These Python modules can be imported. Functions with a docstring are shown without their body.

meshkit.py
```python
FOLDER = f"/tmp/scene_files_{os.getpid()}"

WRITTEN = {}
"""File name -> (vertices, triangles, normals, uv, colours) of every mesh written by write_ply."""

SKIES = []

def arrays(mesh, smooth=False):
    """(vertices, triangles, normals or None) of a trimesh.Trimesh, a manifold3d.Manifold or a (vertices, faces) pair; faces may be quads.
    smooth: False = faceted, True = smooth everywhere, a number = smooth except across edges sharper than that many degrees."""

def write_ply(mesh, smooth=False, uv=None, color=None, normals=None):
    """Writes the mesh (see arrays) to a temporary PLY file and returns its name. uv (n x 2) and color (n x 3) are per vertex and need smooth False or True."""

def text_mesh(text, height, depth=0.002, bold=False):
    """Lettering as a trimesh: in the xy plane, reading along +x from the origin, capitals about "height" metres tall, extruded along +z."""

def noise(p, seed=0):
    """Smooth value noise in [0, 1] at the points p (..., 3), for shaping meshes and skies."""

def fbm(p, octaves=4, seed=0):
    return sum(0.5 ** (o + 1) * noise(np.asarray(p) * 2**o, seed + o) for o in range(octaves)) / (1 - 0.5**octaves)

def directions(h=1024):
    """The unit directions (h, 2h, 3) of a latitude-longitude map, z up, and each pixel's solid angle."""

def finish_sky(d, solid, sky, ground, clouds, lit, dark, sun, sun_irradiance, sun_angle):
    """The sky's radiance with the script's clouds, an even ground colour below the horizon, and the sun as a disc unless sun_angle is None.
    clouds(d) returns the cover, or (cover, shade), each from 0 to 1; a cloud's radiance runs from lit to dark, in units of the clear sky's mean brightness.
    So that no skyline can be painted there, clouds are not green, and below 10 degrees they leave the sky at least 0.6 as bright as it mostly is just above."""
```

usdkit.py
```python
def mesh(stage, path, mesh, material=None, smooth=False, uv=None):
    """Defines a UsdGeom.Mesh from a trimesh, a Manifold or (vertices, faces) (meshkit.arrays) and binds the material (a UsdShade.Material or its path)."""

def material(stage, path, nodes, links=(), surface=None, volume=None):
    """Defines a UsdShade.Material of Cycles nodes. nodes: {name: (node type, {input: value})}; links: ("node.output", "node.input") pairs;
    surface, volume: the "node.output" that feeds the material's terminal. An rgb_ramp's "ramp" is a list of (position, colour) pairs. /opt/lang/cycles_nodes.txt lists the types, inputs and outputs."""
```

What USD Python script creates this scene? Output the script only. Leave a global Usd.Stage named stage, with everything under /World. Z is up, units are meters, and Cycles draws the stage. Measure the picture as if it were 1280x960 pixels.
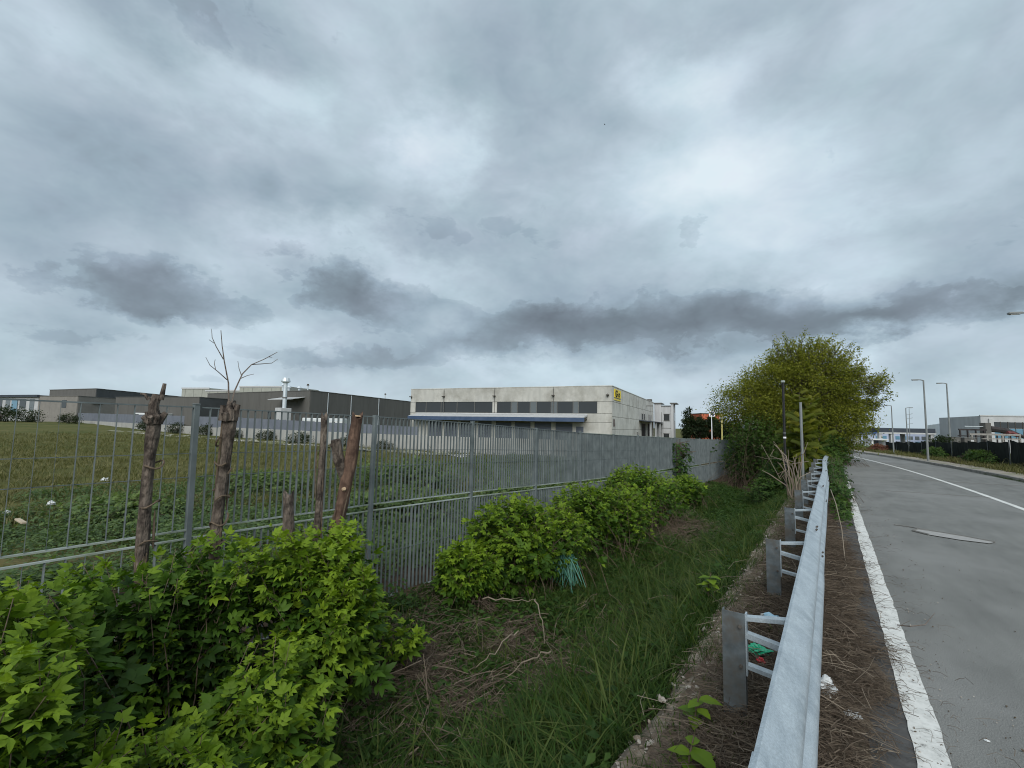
import math, numpy as np, trimesh, usdkit, meshkit
from pxr import Usd, UsdGeom, UsdLux, UsdShade, Gf, Sdf, Vt

stage = Usd.Stage.CreateInMemory()
UsdGeom.SetStageUpAxis(stage, UsdGeom.Tokens.z)
UsdGeom.SetStageMetersPerUnit(stage, 1.0)
UsdGeom.Xform.Define(stage, '/World')
UsdGeom.Scope.Define(stage, '/World/Looks')

# ------------------------------------------------------------------ camera
EYE = np.array([0, 0, 1.6])
yaw, pitch, roll = math.radians(34.42), math.radians(5.093), math.radians(1.06)
fwd = np.array([-math.sin(yaw) * math.cos(pitch), math.cos(yaw) * math.cos(pitch), math.sin(pitch)])
side0 = np.array([math.cos(yaw), math.sin(yaw), 0.0])
up0 = np.cross(side0, fwd)
cright = math.cos(roll) * side0 + math.sin(roll) * up0
cup = np.cross(cright, fwd)
cam = UsdGeom.Camera.Define(stage, '/World/camera')
m = Gf.Matrix4d(1)
for i, v in enumerate((cright, cup, -fwd, EYE)):
    m.SetRow(i, Gf.Vec4d(*map(float, v), 1.0 if i == 3 else 0.0))
cam.AddTransformOp().Set(m)
cam.CreateHorizontalApertureAttr(36.0)
cam.CreateVerticalApertureAttr(27.0)
cam.CreateFocalLengthAttr(36.0 * 580 / 1280)
cam.CreateClippingRangeAttr(Gf.Vec2f(0.05, 20000))
cam.CreateExposureAttr(1.04)

# ------------------------------------------------------------------ sky and sun
SUN_AZ, SUN_EL = math.radians(152), math.radians(38)      # azimuth from +y towards +x
SKY_STRENGTH = 0.1
# brightness of the cloud cover by azimuth (-95..25 degrees) and elevation (-2..58), as sums of products; zero = even cover
CLOUD_AZ = [[.0,.018,.009,.004,.004,-.011,.005,-.001,.008],[.001,.027,.014,.005,.006,-.017,.006,-.003,.011],[.001,.04,.021,.008,.011,-.025,.009,-.005,.015],[.0,.057,.03,.01,.016,-.038,.011,-.009,.019],[-.0,.082,.041,.013,.022,-.057,.014,-.015,.02],[-.003,.115,.054,.01,.027,-.085,.016,-.029,.017],[-.011,.157,.064,-.006,.029,-.125,.015,-.062,.005],[-.023,.205,.07,-.036,.029,-.169,.009,-.12,-.016],[-.042,.253,.07,-.061,.035,-.198,.006,-.182,-.033],[-.069,.296,.058,-.056,.05,-.188,.014,-.214,-.028],[-.111,.337,.032,-.022,.072,-.137,.032,-.212,.001],[-.165,.377,-.0,.022,.092,-.069,.049,-.195,.043],[-.209,.411,-.026,.062,.111,-.012,.068,-.164,.079],[-.227,.434,-.036,.093,.136,.015,.095,-.113,.086],[-.215,.442,-.021,.114,.167,.013,.117,-.044,.07],[-.178,.433,.02,.119,.194,-.006,.115,.035,.047],[-.125,.408,.075,.104,.214,-.03,.094,.113,.017],[-.067,.371,.126,.069,.224,-.037,.071,.171,-.027],[-.016,.326,.151,.013,.223,-.01,.054,.184,-.086],[.022,.28,.134,-.061,.208,.043,.046,.149,-.142],[.036,.241,.06,-.158,.173,.068,.047,.099,-.167],[.023,.212,-.067,-.268,.125,.018,.038,.074,-.126],[-.001,.183,-.208,-.353,.081,-.086,-.016,.074,-.007],[-.033,.16,-.33,-.412,.045,-.193,-.091,.099,.138],[-.074,.148,-.388,-.462,.017,-.189,-.117,.107,.18],[-.102,.143,-.323,-.471,.006,.019,-.074,.021,.035],[-.121,.153,-.176,-.436,-.005,.202,-.015,-.061,-.096],[-.131,.164,.031,-.356,-.009,.282,.019,-.115,-.145],[-.132,.163,.265,-.268,.005,.256,.002,-.108,-.096],[-.135,.156,.471,-.194,.029,.167,-.055,-.045,.006],[-.16,.167,.579,-.13,.039,.061,-.119,.032,.095],[-.205,.207,.547,-.07,.012,-.012,-.158,.079,.123],[-.245,.263,.396,-.019,-.056,-.025,-.167,.076,.097],[-.263,.315,.198,.021,-.142,.009,-.152,.043,.052],[-.267,.347,.023,.048,-.216,.055,-.121,.01,.013],[-.275,.355,-.092,.066,-.254,.086,-.078,-.003,-.008],[-.29,.343,-.146,.076,-.257,.095,-.031,.007,-.014],[-.308,.319,-.162,.083,-.239,.093,.013,.027,-.009],[-.322,.29,-.16,.088,-.213,.089,.048,.046,-.002],[-.331,.259,-.153,.089,-.187,.085,.074,.058,.005],[-.338,.225,-.144,.085,-.161,.08,.092,.062,.01],[-.346,.184,-.131,.073,-.133,.067,.105,.059,.014],[-.36,.134,-.109,.053,-.106,.044,.115,.054,.017],[-.38,.074,-.076,.027,-.08,.011,.12,.049,.017],[-.409,.002,-.027,-.002,-.061,-.032,.119,.047,.013],[-.444,-.078,.035,-.032,-.051,-.077,.11,.048,.004],[-.481,-.16,.102,-.058,-.052,-.119,.094,.051,-.009],[-.512,-.237,.161,-.079,-.059,-.146,.073,.052,-.024],[-.532,-.301,.197,-.093,-.064,-.154,.052,.047,-.036],[-.537,-.347,.202,-.099,-.058,-.137,.038,.036,-.041],[-.529,-.373,.175,-.099,-.036,-.099,.035,.017,-.034],[-.511,-.382,.123,-.095,.001,-.045,.04,-.01,-.018],[-.488,-.376,.057,-.088,.041,.015,.046,-.043,.005],[-.464,-.354,-.011,-.081,.08,.075,.05,-.078,.031],[-.438,-.317,-.072,-.072,.119,.125,.048,-.105,.059],[-.408,-.268,-.122,-.046,.168,.159,.036,-.104,.081],[-.369,-.217,-.161,.029,.248,.168,.011,-.047,.085],[-.333,-.168,-.184,.143,.327,.153,-.045,.049,.071],[-.328,-.113,-.175,.215,.311,.117,-.143,.09,.035],[-.354,-.053,-.14,.198,.185,.058,-.246,.035,-.03],[-.38,.003,-.112,.147,.054,-.004,-.295,-.041,-.089],[-.38,.044,-.11,.116,-.002,-.057,-.267,-.074,-.108],[-.35,.068,-.125,.102,.011,-.113,-.179,-.058,-.111],[-.297,.075,-.139,.089,.056,-.168,-.07,-.014,-.13],[-.229,.068,-.133,.069,.077,-.187,.006,.022,-.134],[-.155,.051,-.098,.039,.052,-.148,.025,.026,-.088],[-.085,.029,-.052,.016,.018,-.084,.015,.014,-.031],[-.036,.012,-.021,.006,.003,-.037,.005,.005,-.002],[-.011,.004,-.006,.002,-.0,-.013,.001,.002,.003],[-.003,.001,-.002,.001,-.0,-.004,.0,.001,.002],[-.001,.0,-.0,.0,-.0,-.001,.0,.0,.0],[-.0,-.0,-.0,.0,.0,-.0,.0,.0,.0]]
CLOUD_EL = [[-.0,-.0,-.0,.0,.0,-.0,-.0,-.0,-.0],[-.0,-.0,-.0,.0,.0,-.0,-.0,-.0,-.0],[-.0,-.0,-.0,.0,.001,-.0,-.002,-.0,-.001],[-.002,-.0,-.002,.002,.003,-.001,-.008,-.001,-.005],[-.006,.0,-.005,.007,.01,-.003,-.026,-.005,-.016],[-.016,.006,-.013,.019,.029,-.017,-.061,-.031,-.039],[-.034,.024,-.021,.035,.064,-.056,-.101,-.104,-.069],[-.05,.043,-.029,.049,.099,-.102,-.131,-.174,-.104],[-.054,.043,-.037,.049,.108,-.106,-.137,-.131,-.147],[-.046,.04,-.038,.034,.102,-.081,-.093,-.024,-.167],[-.034,.037,-.037,.037,.067,-.046,.015,.046,-.122],[-.036,.018,-.058,.11,-.034,-.008,.147,.074,-.063],[-.049,-.004,-.076,.235,-.142,.041,.21,.135,-.037],[-.002,-.035,-.059,.335,-.129,.107,.164,.222,.016],[.095,-.056,-.07,.395,.059,.134,.041,.21,.074],[.198,-.052,-.125,.399,.285,.102,-.057,.116,.088],[.333,-.066,-.146,.287,.369,-.001,-.022,.048,.009],[.51,-.123,-.086,.07,.278,-.134,.115,.048,-.111],[.67,-.173,.022,-.141,.095,-.201,.212,.063,-.147],[.763,-.17,.127,-.243,-.069,-.167,.192,.028,-.059],[.799,-.153,.204,-.235,-.159,-.092,.073,.014,.039],[.791,-.152,.245,-.147,-.149,-.047,-.056,.032,.081],[.738,-.163,.246,-.005,-.066,-.045,-.13,.033,.085],[.64,-.176,.216,.143,.02,-.041,-.144,.008,.078],[.515,-.181,.184,.238,.067,.013,-.122,-.02,.065],[.383,-.169,.173,.25,.077,.108,-.087,-.045,.037],[.267,-.14,.189,.2,.07,.198,-.041,-.085,-.02],[.18,-.117,.227,.14,.053,.278,.018,-.126,-.107],[.123,-.113,.24,.058,.032,.321,.056,-.116,-.126],[.089,-.128,.21,-.044,.018,.322,.07,-.075,-.088],[.067,-.158,.144,-.157,.022,.307,.066,-.036,-.062],[.049,-.195,.041,-.279,.051,.269,.035,.011,-.046],[.032,-.243,-.068,-.357,.096,.203,-.011,.063,-.032],[.018,-.305,-.156,-.352,.137,.119,-.056,.1,-.011],[.002,-.374,-.213,-.292,.156,.047,-.092,.099,.017],[-.017,-.44,-.243,-.213,.151,.004,-.111,.064,.042],[-.04,-.492,-.246,-.131,.132,-.015,-.107,.018,.055],[-.069,-.527,-.223,-.052,.109,-.024,-.077,-.017,.052],[-.103,-.543,-.181,.016,.088,-.027,-.03,-.034,.036],[-.144,-.542,-.128,.062,.069,-.029,.023,-.036,.018],[-.187,-.525,-.069,.082,.052,-.031,.073,-.028,.005],[-.229,-.495,-.008,.078,.039,-.034,.111,-.015,-.0],[-.266,-.455,.053,.057,.029,-.036,.135,-.001,.003],[-.293,-.406,.114,.028,.021,-.037,.143,.008,.012],[-.307,-.347,.173,.0,.019,-.037,.136,.008,.027],[-.309,-.278,.23,-.023,.026,-.038,.117,-.003,.048],[-.301,-.197,.283,-.039,.048,-.042,.094,-.026,.071],[-.286,-.105,.329,-.049,.085,-.051,.073,-.055,.093],[-.266,-.012,.365,-.052,.136,-.063,.055,-.077,.106],[-.243,.069,.388,-.05,.186,-.071,.037,-.073,.1],[-.219,.121,.394,-.043,.221,-.07,.01,-.031,.068],[-.198,.133,.382,-.032,.225,-.059,-.026,.043,.016],[-.184,.102,.356,-.017,.194,-.046,-.067,.125,-.044],[-.181,.033,.32,-.001,.129,-.04,-.104,.183,-.095],[-.189,-.063,.28,.014,.04,-.045,-.125,.199,-.122],[-.203,-.171,.24,.028,-.058,-.058,-.126,.174,-.125],[-.213,-.272,.202,.04,-.146,-.069,-.113,.124,-.107],[-.207,-.348,.164,.053,-.211,-.067,-.093,.067,-.077],[-.181,-.388,.124,.068,-.244,-.051,-.078,.014,-.044],[-.135,-.39,.084,.085,-.247,-.028,-.069,-.027,-.015],[-.08,-.361,.046,.103,-.225,-.008,-.066,-.055,.003],[-.026,-.314,.014,.117,-.187,.0,-.061,-.07,.009],[.018,-.261,-.009,.125,-.138,-.006,-.049,-.075,.004],[.047,-.211,-.025,.127,-.086,-.023,-.03,-.076,-.008],[.063,-.17,-.034,.122,-.036,-.044,-.006,-.075,-.021],[.07,-.138,-.038,.114,.008,-.064,.019,-.074,-.032],[.071,-.115,-.04,.104,.043,-.078,.039,-.074,-.04],[.069,-.097,-.04,.093,.066,-.086,.053,-.072,-.044],[.064,-.084,-.038,.082,.078,-.088,.06,-.068,-.045],[.058,-.072,-.035,.072,.081,-.084,.061,-.063,-.043],[.051,-.062,-.032,.061,.078,-.077,.057,-.056,-.04],[.044,-.052,-.027,.051,.069,-.067,.051,-.049,-.035],[.036,-.042,-.023,.041,.059,-.056,.043,-.04,-.029],[.029,-.034,-.018,.032,.048,-.045,.034,-.032,-.024],[.022,-.026,-.014,.024,.037,-.034,.027,-.025,-.018],[.016,-.019,-.01,.018,.028,-.025,.02,-.018,-.013],[.012,-.013,-.007,.012,.02,-.018,.014,-.013,-.01],[.008,-.009,-.005,.008,.013,-.012,.009,-.009,-.007],[.005,-.006,-.003,.005,.009,-.008,.006,-.006,-.004],[.003,-.004,-.002,.003,.006,-.005,.004,-.004,-.003],[.002,-.002,-.001,.002,.003,-.003,.002,-.002,-.002],[.001,-.001,-.001,.001,.002,-.002,.001,-.001,-.001],[.001,-.001,-.0,.001,.001,-.001,.001,-.001,-.001],[.0,-.0,-.0,.0,.001,-.001,.0,-.0,-.0],[.0,-.0,-.0,.0,.0,-.0,.0,-.0,-.0],[.0,-.0,-.0,.0,.0,-.0,.0,-.0,-.0],[.0,-.0,-.0,.0,.0,-.0,.0,-.0,-.0],[.0,-.0,-.0,.0,.0,-.0,.0,-.0,-.0],[.0,-.0,-.0,.0,.0,-.0,.0,-.0,-.0],[.0,-.0,-.0,.0,.0,-.0,.0,-.0,-.0]]
PUFF_AZ = [[.0,.0,.003,.002,.002,.002,-.002,.003,-.003,.003,-.002,.003],[.0,.001,.006,.004,.003,.004,-.004,.006,-.006,.005,-.004,.005],[.001,.001,.01,.006,.006,.007,-.008,.011,-.011,.009,-.007,.009],[.002,.002,.017,.011,.01,.011,-.013,.018,-.019,.015,-.012,.016],[.004,.003,.028,.018,.016,.017,-.02,.029,-.03,.023,-.019,.025],[.011,.005,.045,.028,.026,.025,-.026,.04,-.045,.033,-.028,.039],[.026,.001,.079,.042,.052,.031,-.016,.036,-.054,.034,-.037,.06],[.061,-.016,.148,.061,.11,.029,.042,-.016,-.043,.008,-.041,.089],[.134,-.037,.244,.096,.19,.013,.156,-.114,-.018,-.042,-.03,.114],[.279,-.007,.312,.175,.217,-.025,.276,-.178,-.037,-.056,.006,.093],[.474,.094,.322,.287,.152,-.065,.34,-.15,-.129,-.012,.031,-.002],[.592,.18,.335,.319,.085,-.056,.287,-.069,-.203,.007,-.051,-.087],[.64,.218,.361,.267,.05,-.021,.13,.024,-.198,-.017,-.176,-.069],[.723,.257,.354,.219,-.006,-.016,-.069,.128,-.139,-.027,-.207,.035],[.789,.316,.345,.165,-.061,-.003,-.221,.206,-.06,-.007,-.139,.125],[.747,.38,.379,.08,-.067,.063,-.241,.211,.009,.043,-.004,.115],[.61,.39,.423,.005,-.014,.14,-.189,.165,.055,.097,.13,.027],[.444,.298,.437,-.02,.083,.165,-.144,.101,.083,.118,.202,-.07],[.304,.125,.431,-.011,.206,.126,-.097,.006,.107,.089,.216,-.128],[.238,-.108,.417,.006,.309,.039,-.062,-.122,.142,.021,.163,-.128],[.288,-.414,.375,.023,.296,-.06,-.116,-.235,.187,-.045,-.002,-.082],[.412,-.746,.312,.01,.11,-.072,-.202,-.254,.195,-.038,-.198,-.027],[.494,-.952,.272,-.065,-.162,.074,-.11,-.132,.111,.031,-.205,-.004],[.491,-.874,.214,-.06,-.197,.173,.13,.213,.009,-.294,.085,-.024],[.513,-.804,.143,-.1,-.283,.195,.198,.268,-.093,-.133,.162,-.012],[.555,-.714,.045,-.111,-.27,.061,.083,.105,-.136,.2,.064,.035],[.57,-.522,-.071,-.029,-.013,-.173,-.03,.045,-.104,.129,.062,.074],[.583,-.382,-.152,.0,.19,-.287,-.077,.018,-.066,.079,.074,.103],[.609,-.286,-.2,-.027,.298,-.27,-.059,.024,-.032,.075,.078,.113],[.665,-.189,-.229,-.091,.339,-.193,-.011,.049,.0,.076,.057,.096],[.741,-.072,-.242,-.182,.34,-.101,.044,.077,.026,.059,.012,.057],[.786,.051,-.233,-.27,.318,-.001,.099,.091,.048,.031,-.025,.014],[.758,.145,-.215,-.301,.279,.11,.148,.081,.071,.016,-.028,-.014],[.681,.176,-.211,-.234,.224,.208,.169,.055,.096,.019,-.011,-.023],[.626,.138,-.244,-.083,.152,.251,.13,.032,.11,.025,-.021,-.024],[.637,.051,-.312,.101,.073,.223,.034,.028,.107,.02,-.077,-.032],[.691,-.033,-.38,.262,.001,.152,-.067,.035,.089,.007,-.142,-.047],[.728,-.067,-.406,.357,-.051,.086,-.105,.032,.066,-.001,-.153,-.064],[.71,-.035,-.37,.366,-.082,.052,-.063,.009,.049,.002,-.09,-.075],[.643,.03,-.288,.303,-.1,.042,.013,-.025,.04,.013,.006,-.076],[.562,.087,-.195,.202,-.111,.029,.065,-.055,.032,.021,.081,-.071],[.499,.112,-.118,.092,-.116,-.009,.066,-.068,.011,.023,.11,-.073],[.467,.104,-.071,-.013,-.109,-.076,.024,-.057,-.035,.019,.098,-.091],[.459,.075,-.049,-.109,-.087,-.155,-.039,-.03,-.101,.009,.061,-.122],[.458,.042,-.041,-.184,-.061,-.222,-.1,-.0,-.161,-.002,.018,-.15],[.455,.021,-.041,-.215,-.05,-.253,-.138,.015,-.186,-.013,-.013,-.157],[.455,.02,-.069,-.193,-.035,-.151,-.161,-.039,-.197,-.041,-.005,-.107],[.472,.035,-.2,-.134,.068,.321,-.219,-.289,-.309,-.138,.09,.06],[.483,.07,-.208,-.052,.031,.39,-.183,-.333,-.244,-.153,.122,.119],[.482,.111,-.072,.031,-.157,-.043,-.053,-.116,.004,-.069,.064,.032],[.492,.135,-.041,.091,-.218,-.154,.001,-.064,.087,-.053,.063,.023],[.498,.143,-.047,.129,-.226,-.161,.018,-.061,.104,-.06,.073,.033],[.494,.146,-.05,.147,-.224,-.16,.025,-.059,.111,-.066,.08,.042],[.479,.153,-.042,.139,-.218,-.149,.029,-.059,.121,-.073,.088,.055],[.452,.168,-.022,.099,-.206,-.125,.034,-.062,.133,-.082,.092,.069],[.414,.187,.008,.019,-.182,-.095,.035,-.061,.138,-.099,.08,.077],[.369,.208,.045,-.105,-.14,-.064,.028,-.049,.13,-.127,.04,.072],[.328,.228,.084,-.261,-.086,-.041,.014,-.025,.106,-.164,-.028,.053],[.302,.243,.113,-.404,-.035,-.031,.004,.002,.071,-.194,-.099,.023],[.302,.246,.121,-.471,-.013,-.036,.015,.015,.028,-.185,-.139,-.014],[.332,.231,.106,-.432,-.047,-.046,.056,-.001,-.011,-.107,-.125,-.044],[.375,.202,.089,-.34,-.14,-.034,.107,-.054,-.022,.036,-.077,-.044],[.381,.159,.09,-.272,-.25,.019,.126,-.124,.002,.193,-.039,-.005],[.312,.093,.094,-.233,-.302,.079,.097,-.163,.03,.294,-.036,.04],[.194,.023,.077,-.179,-.26,.098,.046,-.145,.028,.294,-.047,.051],[.089,-.018,.045,-.106,-.164,.073,.011,-.092,.01,.212,-.045,.033],[.03,-.022,.018,-.047,-.077,.037,-.002,-.043,-.001,.112,-.028,.014],[.008,-.012,.006,-.016,-.027,.014,-.002,-.015,-.002,.043,-.012,.004],[.002,-.004,.001,-.004,-.007,.004,-.001,-.004,-.001,.012,-.004,.001],[.0,-.001,.0,-.001,-.001,.001,-.0,-.001,-.0,.003,-.001,.0],[.0,-.0,.0,-.0,-.0,.0,-.0,-.0,-.0,.0,-.0,.0],[.0,-.0,.0,-.0,-.0,.0,-.0,-.0,-.0,.0,-.0,.0]]
PUFF_EL = [[.0,.0,.0,.0,.0,.0,-.0,.0,-.0,.0,-.0,.0],[.0,.0,.0,.0,.0,.0,-.0,.0,-.0,.0,-.0,.0],[.0,.0,.0,.0,.0,.0,-.0,.0,-.0,.0,-.0,.0],[.0,.0,.0,.0,.0,.0,-.0,.0,-.0,.0,-.0,.0],[.0,.0,.0,.0,.0,.0,-.0,.0,-.0,.0,-.0,.0],[.0,.0,.0,.0,.0,.0,-.0,.0,.0,.0,.0,-.0],[.0,-.0,.0,.0,.0,.0,-.0,.0,.0,.0,.0,-.0],[.001,-.0,.004,.0,.002,.002,-.005,.0,.004,.002,.004,-.004],[.028,-.004,.111,.01,.049,.052,-.124,.011,.101,.043,.096,-.107],[.076,-.012,.303,.026,.132,.142,-.336,.03,.276,.116,.26,-.291],[.023,-.011,.091,.007,.038,.042,-.097,.006,.083,.03,.073,-.088],[.027,-.059,.07,.013,.015,.013,-.0,-.018,.016,-.024,-.031,-.058],[.143,-.246,.354,.118,.105,.024,.14,-.096,-.067,-.115,-.216,-.178],[.284,-.599,.625,.114,.316,.018,.344,-.322,.07,-.196,-.117,-.056],[.343,-.725,.438,-.135,.425,-.095,.159,-.204,.218,-.049,.199,.124],[.382,-.441,.067,-.408,.403,-.251,-.069,.078,-.075,.11,.279,.117],[.477,-.032,-.058,-.626,.316,-.227,-.071,.084,-.351,.021,.095,-.093],[.652,.332,.073,-.73,.165,-.028,-.011,.054,-.162,-.103,-.189,-.158],[.922,.602,.272,-.59,-.036,.129,.001,.038,.182,-.112,-.227,.056],[1.242,.73,.336,-.237,-.21,.127,-.049,-.049,.248,-.072,.031,.154],[1.494,.653,.193,.125,-.21,.035,.029,-.113,.054,.003,.228,.018],[1.602,.385,-.065,.315,-.072,-.062,.212,-.081,-.14,.101,.162,-.125],[1.574,.024,-.278,.337,.037,-.134,.229,.013,-.144,.108,-.008,-.076],[1.43,-.325,-.342,.287,.054,-.158,-.014,.105,-.015,-.019,-.107,.061],[1.184,-.586,-.262,.195,.005,-.121,-.285,.126,.085,-.166,-.117,.082],[.875,-.707,-.125,.049,-.093,-.044,-.345,.052,.09,-.18,-.078,-.013],[.576,-.662,-.008,-.113,-.21,.022,-.224,-.099,.038,.039,-.071,-.067],[.351,-.517,.065,-.221,-.297,.05,-.085,-.245,-.009,.369,-.125,-.012],[.224,-.462,.123,-.248,-.361,.117,.056,-.153,-.049,.39,-.081,.042],[.166,-.501,.163,-.206,-.378,.205,.166,.114,-.08,.095,.065,.035],[.129,-.484,.158,-.139,-.319,.218,.18,.262,-.079,-.123,.14,.015],[.099,-.397,.121,-.087,-.235,.184,.147,.263,-.055,-.168,.13,-.0],[.083,-.288,.062,-.049,-.151,.15,.113,.211,-.016,-.127,.081,-.028],[.087,-.186,-.025,-.012,-.063,.14,.095,.162,.043,-.057,.016,-.083],[.123,-.107,-.15,.019,.041,.188,.078,.11,.089,.002,-.041,-.138],[.199,-.051,-.327,.005,.166,.426,-.062,-.146,-.1,-.073,.03,-.023],[.263,-.023,-.458,-.03,.284,.593,-.15,-.312,-.243,-.12,.099,.111],[.241,-.029,-.419,-.028,.341,.311,.085,.056,.119,.115,-.058,-.03],[.196,-.033,-.333,-.049,.337,.13,.177,.209,.238,.202,-.094,-.023],[.14,-.029,-.232,-.066,.274,.063,.145,.174,.17,.163,-.05,.048],[.084,-.02,-.136,-.057,.182,.024,.094,.113,.097,.105,-.018,.068],[.042,-.012,-.067,-.035,.098,.007,.05,.06,.046,.055,-.004,.05],[.018,-.005,-.027,-.017,.043,.001,.022,.026,.019,.024,-.0,.026],[.006,-.002,-.009,-.006,.015,.0,.008,.009,.006,.008,.0,.01],[.002,-.001,-.003,-.002,.005,-.0,.002,.003,.002,.002,.0,.003],[.0,-.0,-.0,-.0,.001,.0,.0,.001,.0,.001,.0,.001],[.0,.0,.001,.0,.0,.0,-.0,.0,-.0,.0,-.0,.0],[.001,.0,.002,.001,.001,.0,-.0,.001,-.001,.0,-.0,.0],[.002,.001,.006,.003,.002,.001,-.001,.002,-.001,.001,-.001,.001],[.004,.002,.014,.006,.005,.003,-.003,.004,-.004,.003,-.002,.001],[.009,.004,.031,.014,.011,.007,-.007,.009,-.008,.006,-.004,.003],[.019,.009,.061,.027,.021,.015,-.014,.017,-.015,.011,-.008,.006],[.033,.016,.11,.049,.038,.026,-.025,.031,-.028,.021,-.014,.01],[.054,.025,.179,.08,.062,.043,-.04,.051,-.045,.034,-.023,.017],[.08,.037,.263,.118,.091,.063,-.059,.074,-.067,.049,-.034,.025],[.106,.049,.349,.156,.12,.083,-.078,.099,-.088,.066,-.045,.033],[.127,.059,.418,.188,.144,.1,-.094,.118,-.106,.079,-.054,.039],[.138,.064,.453,.203,.156,.108,-.101,.128,-.115,.085,-.058,.043],[.135,.063,.443,.199,.153,.106,-.099,.125,-.112,.083,-.057,.042],[.119,.055,.391,.175,.135,.094,-.087,.111,-.099,.074,-.051,.037],[.095,.044,.312,.14,.107,.075,-.07,.088,-.079,.059,-.04,.029],[.068,.032,.225,.101,.077,.054,-.05,.064,-.057,.042,-.029,.021],[.045,.021,.146,.066,.05,.035,-.033,.041,-.037,.028,-.019,.014],[.026,.012,.086,.039,.03,.021,-.019,.024,-.022,.016,-.011,.008],[.014,.006,.046,.02,.016,.011,-.01,.013,-.012,.009,-.006,.004],[.007,.003,.022,.01,.008,.005,-.005,.006,-.006,.004,-.003,.002],[.003,.001,.009,.004,.003,.002,-.002,.003,-.002,.002,-.001,.001],[.001,.001,.004,.002,.001,.001,-.001,.001,-.001,.001,-.0,.0],[.0,.0,.001,.001,.0,.0,-.0,.0,-.0,.0,-.0,.0],[.0,.0,.0,.0,.0,.0,-.0,.0,-.0,.0,-.0,.0],[.0,.0,.0,.0,.0,.0,-.0,.0,-.0,.0,-.0,.0],[.0,.0,.0,.0,.0,.0,-.0,.0,-.0,.0,-.0,.0],[.0,.0,.0,.0,.0,.0,-.0,.0,-.0,.0,-.0,.0],[.0,.0,.0,.0,.0,.0,-.0,.0,-.0,.0,-.0,.0],[.0,.0,.0,.0,.0,.0,-.0,.0,-.0,.0,-.0,.0],[.0,.0,.0,.0,.0,.0,-.0,.0,-.0,.0,-.0,.0],[.0,.0,.0,.0,.0,.0,-.0,.0,-.0,.0,-.0,.0],[.0,.0,.0,.0,.0,.0,-.0,.0,-.0,.0,-.0,.0],[.0,.0,.0,.0,.0,.0,-.0,.0,-.0,.0,-.0,.0],[.0,.0,.0,.0,.0,.0,-.0,.0,-.0,.0,-.0,.0],[.0,.0,.0,.0,.0,.0,-.0,.0,-.0,.0,-.0,.0],[.0,.0,.0,.0,.0,.0,-.0,.0,-.0,.0,-.0,.0],[.0,.0,.0,.0,.0,.0,-.0,.0,-.0,.0,-.0,.0],[.0,.0,.0,.0,.0,.0,-.0,.0,-.0,.0,-.0,.0],[.0,.0,.0,.0,.0,.0,-.0,.0,-.0,.0,-.0,.0],[.0,.0,.0,.0,.0,.0,-.0,.0,-.0,.0,-.0,.0],[.0,.0,.0,.0,.0,.0,-.0,.0,-.0,.0,-.0,.0],[.0,.0,.0,.0,.0,.0,-.0,.0,-.0,.0,-.0,.0],[.0,.0,.0,.0,.0,.0,-.0,.0,-.0,.0,-.0,.0],[.0,.0,.0,.0,.0,.0,-.0,.0,-.0,.0,-.0,.0]]
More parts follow.
